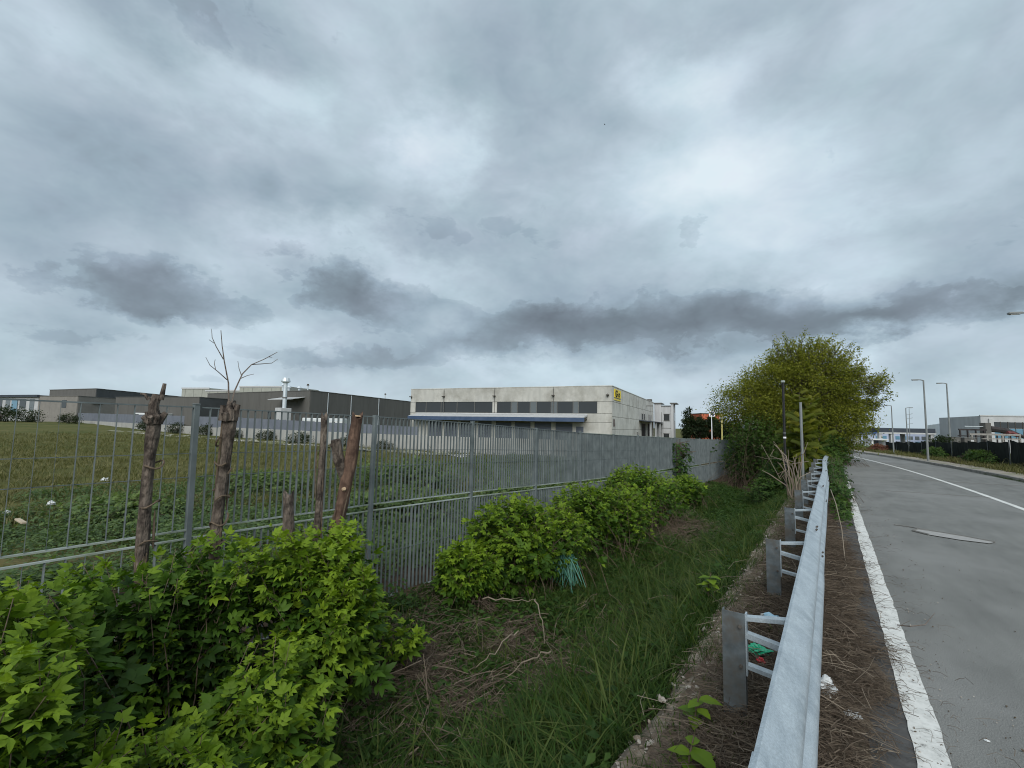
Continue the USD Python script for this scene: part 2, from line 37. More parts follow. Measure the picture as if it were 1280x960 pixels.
def sky_material():
    N, L = {}, []
    def n(name, kind, links=(), **inp):
        N[name] = (kind, inp)
        for k, src in links: L.append((src, name + '.' + k))
        return name
    n('tc', 'texture_coordinate')
    n('sep', 'separate_xyz', [('vector', 'tc.generated')])
    n('az', 'math', [('value1', 'sep.x'), ('value2', 'sep.y')], math_type='arctan2')
    n('el', 'math', [('value1', 'sep.z')], math_type='arcsine')
    n('azd', 'math', [('value1', 'az.value')], math_type='multiply', value2=57.2958)
    n('eld', 'math', [('value1', 'el.value')], math_type='multiply', value2=57.2958)
    n('ae', 'combine_xyz', [('x', 'azd.value'), ('y', 'eld.value')], z=0.0)
    # puffs: noise on the sphere of directions, flattened in height
    n('dv', 'vector_math', [('vector1', 'tc.generated')], math_type='multiply', vector2=(2.7, 2.7, 4.6))
    n('w1', 'noise_texture', [('vector', 'dv.vector')], scale=2.4, detail=7.0, roughness=0.62)
    n('w1c', 'vector_math', [('vector1', 'w1.color')], math_type='subtract', vector2=(.5, .5, .5))
    n('w1s', 'vector_math', [('vector1', 'w1c.vector')], math_type='multiply', vector2=(15.0, 8.0, 0.0))
    n('v', 'vector_math', [('vector1', 'ae.vector'), ('vector2', 'w1s.vector')], math_type='add')
    n('vs', 'separate_xyz', [('vector', 'v.vector')])
    n('ta', 'map_range', [('value', 'vs.x')], from_min=-95.0, from_max=25.0, to_min=0.0, to_max=1.0, clamp=True)
    n('te', 'map_range', [('value', 'vs.y')], from_min=-2.0, from_max=58.0, to_min=0.0, to_max=1.0, clamp=True)
    def table(q, A, E):
        acc = None
        for j in range(0, len(A[0]), 3):
            pos, pos2 = np.linspace(0, 1, len(A)), np.linspace(0, 1, len(E))
            n(f'{q}a{j}', 'rgb_ramp', [('fac', 'ta.result')], ramp=[(t, r[j:j + 3]) for t, r in zip(pos, A)])
            n(f'{q}e{j}', 'rgb_ramp', [('fac', 'te.result')], ramp=[(t, r[j:j + 3]) for t, r in zip(pos2, E)])
            n(f'{q}d{j}', 'vector_math', [('vector1', f'{q}a{j}.color'), ('vector2', f'{q}e{j}.color')], math_type='dot_product')
            if acc: n(f'{q}s{j}', 'math', [('value1', acc), ('value2', f'{q}d{j}.value')], math_type='add'); acc = f'{q}s{j}.value'
            else: acc = f'{q}d{j}.value'
        return acc
    acc = table('b', CLOUD_AZ, CLOUD_EL)
    cum = table('c', PUFF_AZ, PUFF_EL)
    n('n4', 'noise_texture', [('vector', 'dv.vector')], scale=5.0, detail=8.0, roughness=0.6, distortion=0.4)
    n('n4c', 'math', [('value1', 'n4.fac')], math_type='subtract', value2=0.5)
    n('cn2', 'math', [('value1', 'n4c.value'), ('value3', cum)], math_type='multiply_add', value2=1.7)
    n('cm', 'map_range', [('value', 'cn2.value')], range_type='smoothstep', from_min=0.30, from_max=0.46, to_min=0.0, to_max=0.6)
    n('cw', 'map_range', [('value', 'cn2.value')], range_type='smoothstep', from_min=0.40, from_max=1.25, to_min=0.0, to_max=1.0)
    n('csum', 'math', [('value1', 'cm.result'), ('value2', 'cw.result')], math_type='add', use_clamp=True)
    n('n2', 'noise_texture', [('vector', 'dv.vector')], scale=1.25, detail=8.0, roughness=0.5, distortion=0.25)
    n('n2c', 'math', [('value1', 'n2.fac')], math_type='subtract', value2=0.46)
    n('lum0', 'math', [('value1', 'n2c.value'), ('value3', acc)], math_type='multiply_add', value2=0.72)
    n('lum1', 'math', [('value1', 'n4c.value'), ('value3', 'lum0.value')], math_type='multiply_add', value2=0.20)
    n('lum2', 'math', [('value1', 'csum.value'), ('value3', 'lum1.value')], math_type='multiply_add', value2=-0.15)
    n('lum', 'math', [('value1', 'lum2.value')], math_type='add', value2=0.575)
    n('ramp', 'rgb_ramp', [('fac', 'lum.value')], ramp=[(0.0, (.125, .145, .168)), (0.2, (.215, .265, .31)), (0.4, (.325, .41, .482)), (0.55, (.42, .515, .585)), (0.75, (.560, .675, .755)), (1.0, (.73, .83, .885))])
    n('tint', 'mix', [('fac', 'w1.fac')], color1=(.95, 1.03, 1.0), color2=(1.05, .98, 1.02))
    n('rt', 'mix', [('color1', 'ramp.color'), ('color2', 'tint.color')], mix_type='multiply', fac=1.0)
    n('scale', 'vector_math', [('vector1', 'rt.color')], math_type='scale', scale=0.50 / SKY_STRENGTH)
    n('sky', 'sky_texture', sky_type='single_scattering', sun_disc=False, sun_elevation=SUN_EL, sun_rotation=SUN_AZ)
    n('mixs', 'mix', [('color1', 'sky.color'), ('color2', 'scale.vector')], fac=0.97)
    n('bg', 'background_shader', [('color', 'mixs.color')], strength=SKY_STRENGTH)
    return usdkit.material(stage, '/World/Looks/overcast_sky', N, L, surface='bg.background')
sky = UsdLux.DomeLight.Define(stage, '/World/sky')
UsdShade.MaterialBindingAPI.Apply(sky.GetPrim()).Bind(sky_material())
sky.GetPrim().SetCustomDataByKey('kind', 'structure')
sun = UsdLux.DistantLight.Define(stage, '/World/sun')
sun.CreateIntensityAttr(0.4); sun.CreateAngleAttr(50.0); sun.CreateNormalizeAttr(True)
sun.CreateColorAttr(Gf.Vec3f(1.0, 0.97, 0.93))
sun.AddRotateXYZOp().Set(Gf.Vec3f(0, 0, 0))
sd = np.array([math.sin(SUN_AZ) * math.cos(SUN_EL), math.cos(SUN_AZ) * math.cos(SUN_EL), math.sin(SUN_EL)])
sun.GetRotateXYZOp().Set(Gf.Vec3f(90 - math.degrees(SUN_EL), 0, 180 - math.degrees(SUN_AZ)))

# ------------------------------------------------------------------ helpers
COUNT, LOC = {}, {}
def numbered(parent, name):
    k = (parent, name); COUNT[k] = COUNT.get(k, -1) + 1
    return f'{parent}/{name}' if COUNT[k] == 0 else f'{parent}/{name}_{COUNT[k]:03d}'
def tag(prim, label=None, cat=None, group=None, kind=None):
    for k, v in (('label', label), ('category', cat), ('group', group), ('kind', kind)):
        if v: prim.SetCustomDataByKey(k, v)
    return prim
def thing(name, label, cat, loc=(0, 0, 0), group=None):
    p = numbered('/World', name)
    x = UsdGeom.Xform.Define(stage, p); x.AddTranslateOp().Set(Gf.Vec3d(*map(float, loc)))
    LOC[p] = np.asarray(loc, float)
    tag(x.GetPrim(), label, cat, group)
    return p
def obj(name, mesh, mat, parent='/World', smooth=False, tint=None, label=None, cat=None, group=None, kind=None):
    """one Mesh prim; vertices come in world metres and are stored relative to the thing's base"""
    p = numbered(parent, name)
    v, f, _ = meshkit.arrays(mesh)
    root = parent
    while root not in LOC and root.count('/') > 2: root = root.rsplit('/', 1)[0]
    off = LOC.get(root, np.zeros(3)) if root != '/World' else 0
    g = usdkit.mesh(stage, p, (v - off, f), MAT[mat], smooth=smooth)
    if tint is not None:
        UsdGeom.PrimvarsAPI(g).CreatePrimvar('tint', Sdf.ValueTypeNames.FloatArray, 'vertex').Set(Vt.FloatArray.FromNumpy(np.asarray(tint, np.float32)))
    tag(g.GetPrim(), label, cat, group, kind)
    return p
class MB:
    def __init__(s): s.v, s.f, s.n = [], [], 0
    def add(s, v, f):
        v = np.asarray(v, float); f = np.asarray(f, int)
        if f.shape[1] == 4: f = np.vstack([f[:, [0, 1, 2]], f[:, [0, 2, 3]]])
        s.v.append(v); s.f.append(f + s.n); s.n += len(v); return s
    def hexa(s, c):   # eight corners: bottom 0-3 counter-clockwise, top 4-7
        return s.add(c, [[3, 2, 1, 0], [4, 5, 6, 7], [0, 1, 5, 4], [1, 2, 6, 5], [2, 3, 7, 6], [3, 0, 4, 7]])
    def box(s, x0, x1, y0, y1, z0, z1, fr=None):
        c = np.array([[x0, y0, z0], [x1, y0, z0], [x1, y1, z0], [x0, y1, z0], [x0, y0, z1], [x1, y0, z1], [x1, y1, z1], [x0, y1, z1]], float)
        if fr is not None: c = fr(c)
        return s.hexa(c)
    def cham(s, x0, x1, y0, y1, z0, z1, b, fr=None):   # chamfered box
        pts = []
        for x, sx in ((x0, 1), (x1, -1)):
            for y, sy in ((y0, 1), (y1, -1)):
                for z, sz in ((z0, 1), (z1, -1)):
                    pts += [[x + sx * b, y + sy * b, z], [x + sx * b, y, z + sz * b], [x, y + sy * b, z + sz * b]]
        h = trimesh.convex.convex_hull(np.array(pts))
        v = np.array(h.vertices)
        if fr is not None: v = fr(v)
        return s.add(v, h.faces)
    def tube(s, pts, r, k=6, cap=True):
        pts = np.asarray(pts, float); r = np.broadcast_to(np.asarray(r, float), len(pts))
        t = np.gradient(pts, axis=0); t /= np.maximum(np.linalg.norm(t, axis=1, keepdims=True), 1e-9)
        ref = np.array([0, 0, 1.0]) if abs(t[0][2]) < .9 else np.array([1.0, 0, 0])
        rings = []
        for p, d, rr in zip(pts, t, r):
            a = np.cross(d, ref); a /= max(np.linalg.norm(a), 1e-9); b = np.cross(d, a)
            q = np.arange(k) * 2 * math.pi / k
            rings.append(p + rr * (np.cos(q)[:, None] * a + np.sin(q)[:, None] * b))
        v = np.vstack(rings); f = []
        for i in range(len(pts) - 1):
            for j in range(k):
                f.append([i * k + j, i * k + (j + 1) % k, (i + 1) * k + (j + 1) % k, (i + 1) * k + j])
        f = np.array(f); f = np.vstack([f[:, [0, 1, 2]], f[:, [0, 2, 3]]])
        if cap:
            f = np.vstack([f, [[0, j + 1, j] for j in range(1, k - 1)], [[(len(pts) - 1) * k, (len(pts) - 1) * k + j, (len(pts) - 1) * k + j + 1] for j in range(1, k - 1)]])
        return s.add(v, f)
    def cyl(s, a, b, r, r2=None, k=8): return s.tube([a, b], [r, r if r2 is None else r2], k)
    def sweep(s, prof, ys, fn):   # open profile (n,2) swept along ys: fn(p, y) -> xyz ; single sheet
        n = len(prof); v = np.vstack([fn(prof, y) for y in ys]); f = []
        for i in range(len(ys) - 1):
            for j in range(n - 1): f.append([i * n + j, i * n + j + 1, (i + 1) * n + j + 1, (i + 1) * n + j])
        return s.add(v, f)
    @property
    def mesh(s): return np.vstack(s.v), np.vstack(s.f)
def frame(o, ex, ey):
    o, ex, ey = (np.asarray(q, float) for q in (o, ex, ey))
    return lambda c: o + np.outer(c[:, 0], ex) + np.outer(c[:, 1], ey) + np.outer(c[:, 2], [0, 0, 1.0])
def grid(xs, ys, fz):
    X, Y = np.meshgrid(xs, ys); nx = len(xs); i = np.arange(len(ys) - 1)[:, None] * nx + np.arange(nx - 1)[None]
    f = np.stack([i, i + 1, i + nx + 1, i + nx], -1).reshape(-1, 4)
    return np.stack([X, Y, fz(X, Y)], -1).reshape(-1, 3), f
def fbm2(x, y, s, seed=0, o=4): return meshkit.fbm(np.stack([np.asarray(x) * s, np.asarray(y) * s, np.zeros_like(np.asarray(x, float))], -1), o, seed) - .5
sstep = lambda a, b, x: (lambda t: t * t * (3 - 2 * t))(np.clip((np.asarray(x, float) - a) / (b - a), 0, 1))

# ------------------------------------------------------------------ materials
MAT = {}
def noisy(name, c1, c2, scale=8.0, rough=.8, spec=.3, bump=0.0, bscale=None, detail=6.0, metallic=0.0, stretch=(1, 1, 1), c3=None, s3=.6, obj_rand=0.0, grain=0.0, lo=.3, hi=.7):
    N = {'g': ('geometry', {}), 'mp': ('mapping', {'scale': stretch}), 'n': ('noise_texture', {'scale': scale, 'detail': detail, 'roughness': .6}),
         'r': ('rgb_ramp', {'ramp': [(lo, c1), (hi, c2)]}), 'p': ('principled_bsdf', {'roughness': rough, 'specular_ior_level': spec, 'metallic': metallic})}
    L = [('g.position', 'mp.vector'), ('mp.vector', 'n.vector'), ('n.fac', 'r.fac')]
    out = 'r.color'
    if c3 is not None:
        N['n3'] = ('noise_texture', {'scale': s3, 'detail': 5.0, 'roughness': .65}); N['r3'] = ('rgb_ramp', {'ramp': [(.45, (0, 0, 0)), (.65, (1, 1, 1))]})
        N['m3'] = ('mix', {'color2': c3}); L += [('g.position', 'n3.vector'), ('n3.fac', 'r3.fac'), ('r3.color', 'm3.fac'), (out, 'm3.color1')]; out = 'm3.color'
    if grain:
        N['ng'] = ('noise_texture', {'scale': 130.0, 'detail': 3.0, 'roughness': .7}); N['rg'] = ('map_range', {'from_min': .3, 'from_max': .7, 'to_min': 1 - grain, 'to_max': 1 + grain}); N['sg'] = ('vector_math', {'math_type': 'scale'})
        L += [('g.position', 'ng.vector'), ('ng.fac', 'rg.value'), (out, 'sg.vector1'), ('rg.result', 'sg.scale')]; out = 'sg.vector'
    if obj_rand:
        N['oi'] = ('object_info', {}); N['mr'] = ('map_range', {'to_min': 1 - obj_rand, 'to_max': 1 + obj_rand}); N['sc'] = ('vector_math', {'math_type': 'scale'})
        L += [('oi.random', 'mr.value'), (out, 'sc.vector1'), ('mr.result', 'sc.scale')]; out = 'sc.vector'
    L.append((out, 'p.base_color'))
    if bump:
        N['nb'] = ('noise_texture', {'scale': bscale or scale * 3, 'detail': 6.0}); N['b'] = ('bump', {'strength': 1.0, 'distance': bump})
        L += [('mp.vector', 'nb.vector'), ('nb.fac', 'b.height'), ('b.normal', 'p.normal')]
    MAT[name] = usdkit.material(stage, '/World/Looks/' + name, N, L, surface='p.BSDF')
def leafy(name, dark, mid, young, rough=.6, spec=.16, trans=.3, vary=.35):
    """leaf blade: the mesh's primvar tint runs from old dark leaves (0) to young yellow-green ones (1)"""
    N = {'a': ('attribute', {'attribute': 'tint'}), 'g': ('geometry', {}), 'r': ('rgb_ramp', {'ramp': [(0, dark), (.5, mid), (1, young)]}),
         'mr': ('map_range', {'to_min': 1 - vary, 'to_max': 1 + vary}), 's': ('vector_math', {'math_type': 'scale'}),
         'p': ('principled_bsdf', {'roughness': rough, 'specular_ior_level': spec}), 't': ('translucent_bsdf', {}), 'tm': ('mix', {'mix_type': 'multiply', 'fac': 1.0, 'color2': (1.25, 1.25, .55)}),
         'mx': ('mix_closure', {'fac': trans})}
    L = [('a.fac', 'r.fac'), ('g.random_per_island', 'mr.value'), ('r.color', 's.vector1'), ('mr.result', 's.scale'), ('s.vector', 'p.base_color'),
         ('s.vector', 'tm.color1'), ('tm.color', 't.color'), ('p.BSDF', 'mx.closure1'), ('t.BSDF', 'mx.closure2')]
    MAT[name] = usdkit.material(stage, '/World/Looks/' + name, N, L, surface='mx.closure')
def plain(name, c, rough=.5, spec=.5, metallic=0.0): 
    MAT[name] = usdkit.material(stage, '/World/Looks/' + name, {'p': ('principled_bsdf', {'base_color': c, 'roughness': rough, 'specular_ior_level': spec, 'metallic': metallic})}, [], surface='p.BSDF')
def glassy(name, tintc, refl=.5):
    MAT[name] = usdkit.material(stage, '/World/Looks/' + name, {'d': ('principled_bsdf', {'base_color': tintc, 'roughness': .06, 'specular_ior_level': refl})}, [], surface='d.BSDF')

leafy('shrub_leaf', (.020, .055, .010), (.085, .185, .016), (.26, .40, .025), vary=.42, spec=.2)
leafy('tree_leaf', (.065, .085, .014), (.165, .195, .024), (.31, .33, .045), trans=.42)
leafy('ailanthus_leaf', (.05, .08, .010), (.13, .16, .016), (.30, .28, .03), trans=.35)
leafy('undergrowth_leaf', (.018, .048, .012), (.048, .105, .022), (.11, .19, .035))
leafy('herb_leaf', (.05, .10, .038), (.115, .19, .068), (.22, .31, .09), vary=.4, spec=.25)
leafy('grass_blade', (.022, .056, .012), (.056, .118, .022), (.20, .23, .07), vary=.45, rough=.6, spec=.12)
leafy('conifer_leaf', (.015, .028, .012), (.03, .05, .02), (.06, .08, .03))
leafy('dry_stalk', (.095, .072, .054), (.22, .175, .13), (.46, .39, .30), trans=.05, vary=.45, rough=.8, spec=.15)
noisy('bark_grey', (.045, .036, .030), (.20, .165, .135), 22, .95, .15, bump=.03, bscale=45, stretch=(1, 1, .3), c3=(.035, .028, .024), s3=9)
noisy('bark_red', (.05, .032, .024), (.165, .105, .075), 16, .9, .2, bump=.02, bscale=36, stretch=(1, 1, .25), c3=(.05, .03, .022), s3=8)
noisy('cut_wood', (.28, .20, .12), (.40, .30, .20), 30, .9, .2)
noisy('vine_stem', (.05, .038, .028), (.15, .115, .08), 20, .9, .2)
noisy('twig', (.07, .055, .045), (.2, .165, .14), 30, .85, .2)
noisy('asphalt', (.108, .111, .105), (.168, .172, .163), 3.0, .85, .35, bump=.004, bscale=160, c3=(.18, .183, .176), s3=.35, detail=9, grain=.35, stretch=(1, .3, 1))
noisy('asphalt_patch', (.25, .25, .245), (.31, .31, .30), 12, .9, .3, bump=.004, bscale=120)
noisy('asphalt_edge', (.05, .05, .05), (.085, .085, .083), 20, .9, .3, bump=.004, bscale=120)
noisy('concrete_old', (.10, .08, .06), (.30, .26, .21), 16, .95, .2, bump=.02, bscale=40, c3=(.09, .068, .048), s3=2.6)
noisy('rubble_pale', (.20, .18, .155), (.42, .39, .35), 9, .95, .2)
noisy('concrete_kerb', (.17, .165, .15), (.30, .285, .265), 5, .9, .25, bump=.006)
noisy('pavement', (.20, .18, .155), (.31, .28, .245), 3, .95, .2, bump=.005, c3=(.14, .15, .09), s3=.8)
noisy('galvanised', (.26, .31, .345), (.41, .47, .51), 7, .45, .4, metallic=.4, bump=.0012, bscale=40, c3=(.42, .48, .515), s3=9, stretch=(1, .35, 1), grain=.2)
noisy('post_steel', (.060, .075, .082), (.13, .15, .16), 16, .6, .35, metallic=.2, c3=(.085, .08, .07), s3=6)
noisy('fence_steel', (.085, .102, .104), (.15, .175, .178), 4, .7, .25)
noisy('fence_rail', (.24, .28, .26), (.40, .44, .42), 6, .6, .3, c3=(.12, .15, .08), s3=1.5)
noisy('black_paint', (.006, .006, .007), (.014, .014, .015), 10, .5)
noisy('wire_dark', (.04, .035, .03), (.09, .08, .07), 10, .7)
noisy('precast', (.35, .35, .325), (.46, .455, .42), 1.2, .9, .2, stretch=(1, 1, .25), c3=(.29, .285, .255), s3=.3, bump=.004)
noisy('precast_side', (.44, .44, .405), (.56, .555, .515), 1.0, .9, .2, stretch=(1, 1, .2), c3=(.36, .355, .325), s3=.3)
noisy('white_render', (.33, .34, .345), (.43, .44, .445), .8, .85, .2, stretch=(1, 1, .2))
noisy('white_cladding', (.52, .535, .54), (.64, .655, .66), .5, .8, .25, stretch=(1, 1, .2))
noisy('joint_dark', (.10, .10, .095), (.14, .14, .13), 3, .9)
noisy('grey_cladding', (.085, .083, .076), (.105, .103, .095), .6, .7, .3, stretch=(1, 1, .15))
noisy('dark_cladding', (.052, .058, .060), (.068, .074, .076), .6, .7, .3)
noisy('beige_cladding', (.26, .27, .235), (.32, .33, .29), .5, .8, .3)
noisy('tan_cladding', (.17, .16, .145), (.21, .20, .18), .5, .8, .3)
noisy('blue_canopy', (.035, .062, .115), (.06, .09, .155), 1.0, .5)
noisy('pale_trim', (.36, .37, .37), (.45, .46, .46), 2, .7)
noisy('door_grey', (.075, .09, .115), (.11, .125, .155), 1.5, .6, stretch=(.2, .2, 6))
glassy('dark_glass', (.03, .034, .036)); glassy('blue_glass', (.10, .21, .29)); glassy('mid_glass', (.10, .115, .12))
plain('sign_yellow', (.72, .55, .02), .5); plain('sign_white', (.7, .7, .72), .5); plain('sign_navy', (.01, .015, .09), .5)
plain('white_plastic', (.5, .52, .52), .5); plain('blue_plastic', (.30, .48, .60), .3); plain('green_plastic', (.02, .33, .18), .4); plain('red_plastic', (.4, .02, .03), .4)
leafy('green_twine', (.03, .15, .10), (.10, .30, .22), (.26, .50, .42), trans=.2)
noisy('panel_bluegrey', (.105, .118, .145), (.15, .165, .195), .5, .7)
noisy('wall_white', (.25, .25, .235), (.36, .36, .34), .5, .9, c3=(.30, .30, .28), s3=.4)
noisy('brick_orange', (.36, .085, .045), (.44, .12, .06), .6, .85)
noisy('steel_duct', (.45, .50, .53), (.62, .67, .70), 2, .45, metallic=.4)
noisy('shade_cloth', (.010, .013, .012), (.022, .026, .023), 2, .95, .1)
noisy('machine_black', (.02, .017, .018), (.045, .04, .04), 2, .8); noisy('machine_red', (.09, .03, .035), (.16, .05, .05), 1, .8)
noisy('lamp_pole_paint', (.15, .165, .165), (.21, .225, .225), 2, .6); noisy('yellow_pole', (.42, .36, .12), (.5, .44, .18), 3, .7)
noisy('blue_band', (.05, .10, .26), (.08, .15, .34), 1, .7); noisy('roof_dark', (.03, .038, .05), (.05, .06, .075), 1, .7)
noisy('lilac_white', (.27, .32, .44), (.36, .41, .52), .25, .8)
noisy('field_path', (.36, .345, .31), (.47, .455, .41), .6, .95, c3=(.2, .21, .12), s3=.15)
noisy('debris_soil', (.062, .048, .037), (.17, .135, .105), 30, 1.0, .1, bump=.02, bscale=70, c3=(.12, .10, .07), s3=3)
noisy('plank_wood', (.30, .25, .18), (.42, .36, .27), 6, .9)
# ground: bare soil, with green and yellowish grass where it opens out into the field
leafy('field_grass', (.05, .065, .02), (.12, .125, .04), (.26, .24, .11), vary=.3, trans=.2)
leafy('red_leaf', (.10, .03, .02), (.18, .06, .045), (.28, .14, .08))
MAT['ground_mix'] = usdkit.material(stage, '/World/Looks/ground_mix', {
    'g': ('geometry', {}), 's': ('separate_xyz', {}), 'n1': ('noise_texture', {'scale': 9.0, 'detail': 7.0, 'roughness': .65}), 'soil': ('rgb_ramp', {'ramp': [(.3, (.028, .021, .014)), (.7, (.085, .062, .040))]}),
    'mp': ('mapping', {'scale': (1, 1, 1)}), 'n2': ('noise_texture', {'scale': .35, 'detail': 9.0, 'roughness': .7}), 'field': ('rgb_ramp', {'ramp': [(.3, (.038, .052, .016)), (.45, (.075, .085, .026)), (.6, (.105, .102, .038)), (.75, (.14, .12, .066))]}),
    'n4': ('noise_texture', {'scale': .05, 'detail': 6.0, 'roughness': .6}), 'f2': ('rgb_ramp', {'ramp': [(.4, (.045, .06, .018)), (.6, (.11, .10, .04))]}), 'fm': ('mix', {'fac': .45}),
    'far': ('map_range', {'from_min': -9.0, 'from_max': -13.0, 'clamp': True}), 'mx': ('mix', {}), 'p': ('principled_bsdf', {'roughness': 1.0, 'specular_ior_level': .1}),
    'xr': ('map_range', {'from_min': 6.0, 'from_max': 6.5, 'clamp': True}), 'add': ('math', {'math_type': 'maximum'}), 'b': ('bump', {'strength': 1.0, 'distance': .04}), 'nb': ('noise_texture', {'scale': 14.0, 'detail': 6.0})},
    [('g.position', 's.vector'), ('g.position', 'n1.vector'), ('g.position', 'n2.vector'), ('g.position', 'n4.vector'), ('n1.fac', 'soil.fac'), ('n2.fac', 'field.fac'), ('n4.fac', 'f2.fac'), ('field.color', 'fm.color1'), ('f2.color', 'fm.color2'),
     ('s.x', 'far.value'), ('s.x', 'xr.value'), ('far.result', 'add.value1'), ('xr.result', 'add.value2'), ('add.value', 'mx.fac'), ('soil.color', 'mx.color1'), ('fm.color', 'mx.color2'), ('mx.color', 'p.base_color'),
     ('g.position', 'nb.vector'), ('nb.fac', 'b.height'), ('b.normal', 'p.normal')], surface='p.BSDF')
MAT['road_paint'] = usdkit.material(stage, '/World/Looks/road_paint', {
    'g': ('geometry', {}), 'n': ('noise_texture', {'scale': 26.0, 'detail': 8.0, 'roughness': .7}), 'n2': ('noise_texture', {'scale': 2.5, 'detail': 5.0}), 'ad': ('math', {'math_type': 'multiply_add', 'value2': .5}),
    'r': ('rgb_ramp', {'ramp': [(.66, (.58, .59, .57)), (.85, (.47, .48, .46)), (.95, (.16, .16, .155))]}), 'p': ('principled_bsdf', {'roughness': .8, 'specular_ior_level': .3})},
    [('g.position', 'n.vector'), ('g.position', 'n2.vector'), ('n2.fac', 'ad.value1'), ('n.fac', 'ad.value3'), ('ad.value', 'r.fac'), ('r.color', 'p.base_color')], surface='p.BSDF')

# ------------------------------------------------------------------ terrain and road
rng = np.random.default_rng(7)
PX = [-400, -60, -30, -12, -7.5, -5.6, -5.0, -4.6, -4.0, -3.2, -2.6, -2.0, -1.4, -1.05, -.95, -.8, 1e4]
PZ = [-1.1, -1.1, -1.1, -1.0, -.85, -.76, -.72, -.75, -.90, -1.06, -1.10, -.92, -.55, -.22, -.10, -.04, -.04]
def bend(y, y0=8.0, r=300.0): return np.maximum(np.asarray(y, float) - y0, 0) ** 2 / r
def curb_x(y): return 6.1 - bend(y)
def gz(x, y, rough=True):
    x = np.asarray(x, float); y = np.asarray(y, float)
    z = np.interp(x, PX, PZ)
    w = 1 - sstep(-1.3, -.9, x)
    z = z - w * .018 * np.clip(y - 5, 0, 14) * sstep(-14, -6, x)
    z = z + .85 * sstep(110, 230, -x) * (x < 0)
    z = z - 1.6 * sstep(52, 85, y) * sstep(-6, 2, x)
    z = z + (.13 * sstep(.1, .5, x - curb_x(y))) * (x > 0)
    if rough:
        a = w * (.10 + .12 * sstep(-6, -9, x))
        z = z + a * fbm2(x, y, .9, 3) * 2 + a * .35 * fbm2(x, y, 4.0, 5) * 2
    return z
def axis(*segs):
    return np.unique(np.concatenate([np.arange(a, b, s) for a, b, s in segs]).round(4))
gxs = np.concatenate([[-4000, -2500, -1500, -900, -600], axis((-400, -60, 10), (-60, -20, 2), (-20, -6, .5), (-6, -.6, .08), (-.6, 9, .45), (9, 60, 3), (60, 300, 30)), [600, 1200, 2500, 4000]])
gys = np.concatenate([[-400, -60, -20], axis((-8, -1, .6), (-1, 9, .10), (9, 26, .25), (26, 60, 1.2), (60, 300, 10)), [400, 700, 1500, 4000]])
obj('ground', grid(gxs, gys, gz), 'ground_mix', smooth=True, kind='structure')

ys = np.concatenate([np.arange(-8, 26, .5), np.arange(26, 72, 1.5)])
def strip(x0, x1, ys, z, n=6):
    t = np.linspace(0, 1, n); v = []
    for y in ys:
        a = x0(y); b = x1(y); xx = a + (b - a) * t
        zz = np.broadcast_to(z(xx, y) if callable(z) else z, xx.shape)
        v.append(np.stack([xx, np.full(n, y), zz], 1))
    v = np.vstack(v); i = np.arange(len(ys) - 1)[:, None] * n + np.arange(n - 1)[None]
    return v, np.stack([i, i + 1, i + n + 1, i + n], -1).reshape(-1, 4)
road_z = lambda xx, y: -1.55 * sstep(50, 84, y) + 0 * xx
left_x = lambda y: -.1 - bend(y, 20, 300)
obj('road', strip(left_x, lambda y: curb_x(y) - .001, ys, road_z, 14), 'asphalt', smooth=True, kind='structure')
# ragged darker asphalt shoulder under the debris
e_y = np.arange(-3, 24, .12)
obj('road_shoulder', strip(lambda y: -.1, lambda y: .36, e_y, .004, 3), 'asphalt_edge', kind='structure')
def jag(y, s, a): return a * float(fbm2(np.array([s * 10.0]), np.array([y]), 6.0, 11, 3)[0])
obj('edge_line', strip(lambda y: .288 + jag(y, 1, .022) - bend(y, 20), lambda y: .43 + jag(y, 2, .018) - bend(y, 20), np.arange(-1, 24, .05), .009, 4), 'road_paint', kind='structure')
obj('centre_line', strip(lambda y: 3.38 + jag(y, 3, .012) - bend(y, 10, 330), lambda y: 3.50 + jag(y, 4, .012) - bend(y, 10, 330), np.arange(-4, 42, .2), .005, 3), 'road_paint', kind='structure')
pc = np.array([[1.05, 10.10], [1.14, 10.30], [1.40, 10.22], [1.66, 10.08], [1.95, 9.86], [1.86, 9.70], [1.55, 9.72], [1.22, 9.88]])
obj('asphalt_patch', (np.hstack([np.vstack([[[1.5, 10.0]], pc]), np.full((9, 1), .012)]), [[0, 1 + (i + 1) % 8, 1 + i] for i in range(8)]), 'asphalt_patch', kind='structure')
rim = MB()
for q0, q1 in zip(pc, np.roll(pc, -1, 0)):
    if q0[1] + q1[1] > 19.6: rim.tube([[*q0, .010], [*q1, .010]], .016, 4)
rim.tube([[*pc[2], .008], [1.05, 10.5, .008], [.85, 10.55, .008]], .010, 4)
obj('patch_seam', rim.mesh, 'joint_dark', kind='structure')
for k, (cx, cy, L, ang) in enumerate([(1.2, 16.5, 2.2, 1.45), (2.0, 21.0, 3.0, 1.5)]):
    t = np.linspace(0, 1, 14); c = np.stack([cx + L * t * math.sin(ang) , cy + L * t * math.cos(ang), np.full(14, .003)], 1); c[:, :2] += rng.normal(0, .03, (14, 2))
    obj('road_crack', MB().tube(c, .006, 4).mesh, 'joint_dark', kind='structure')
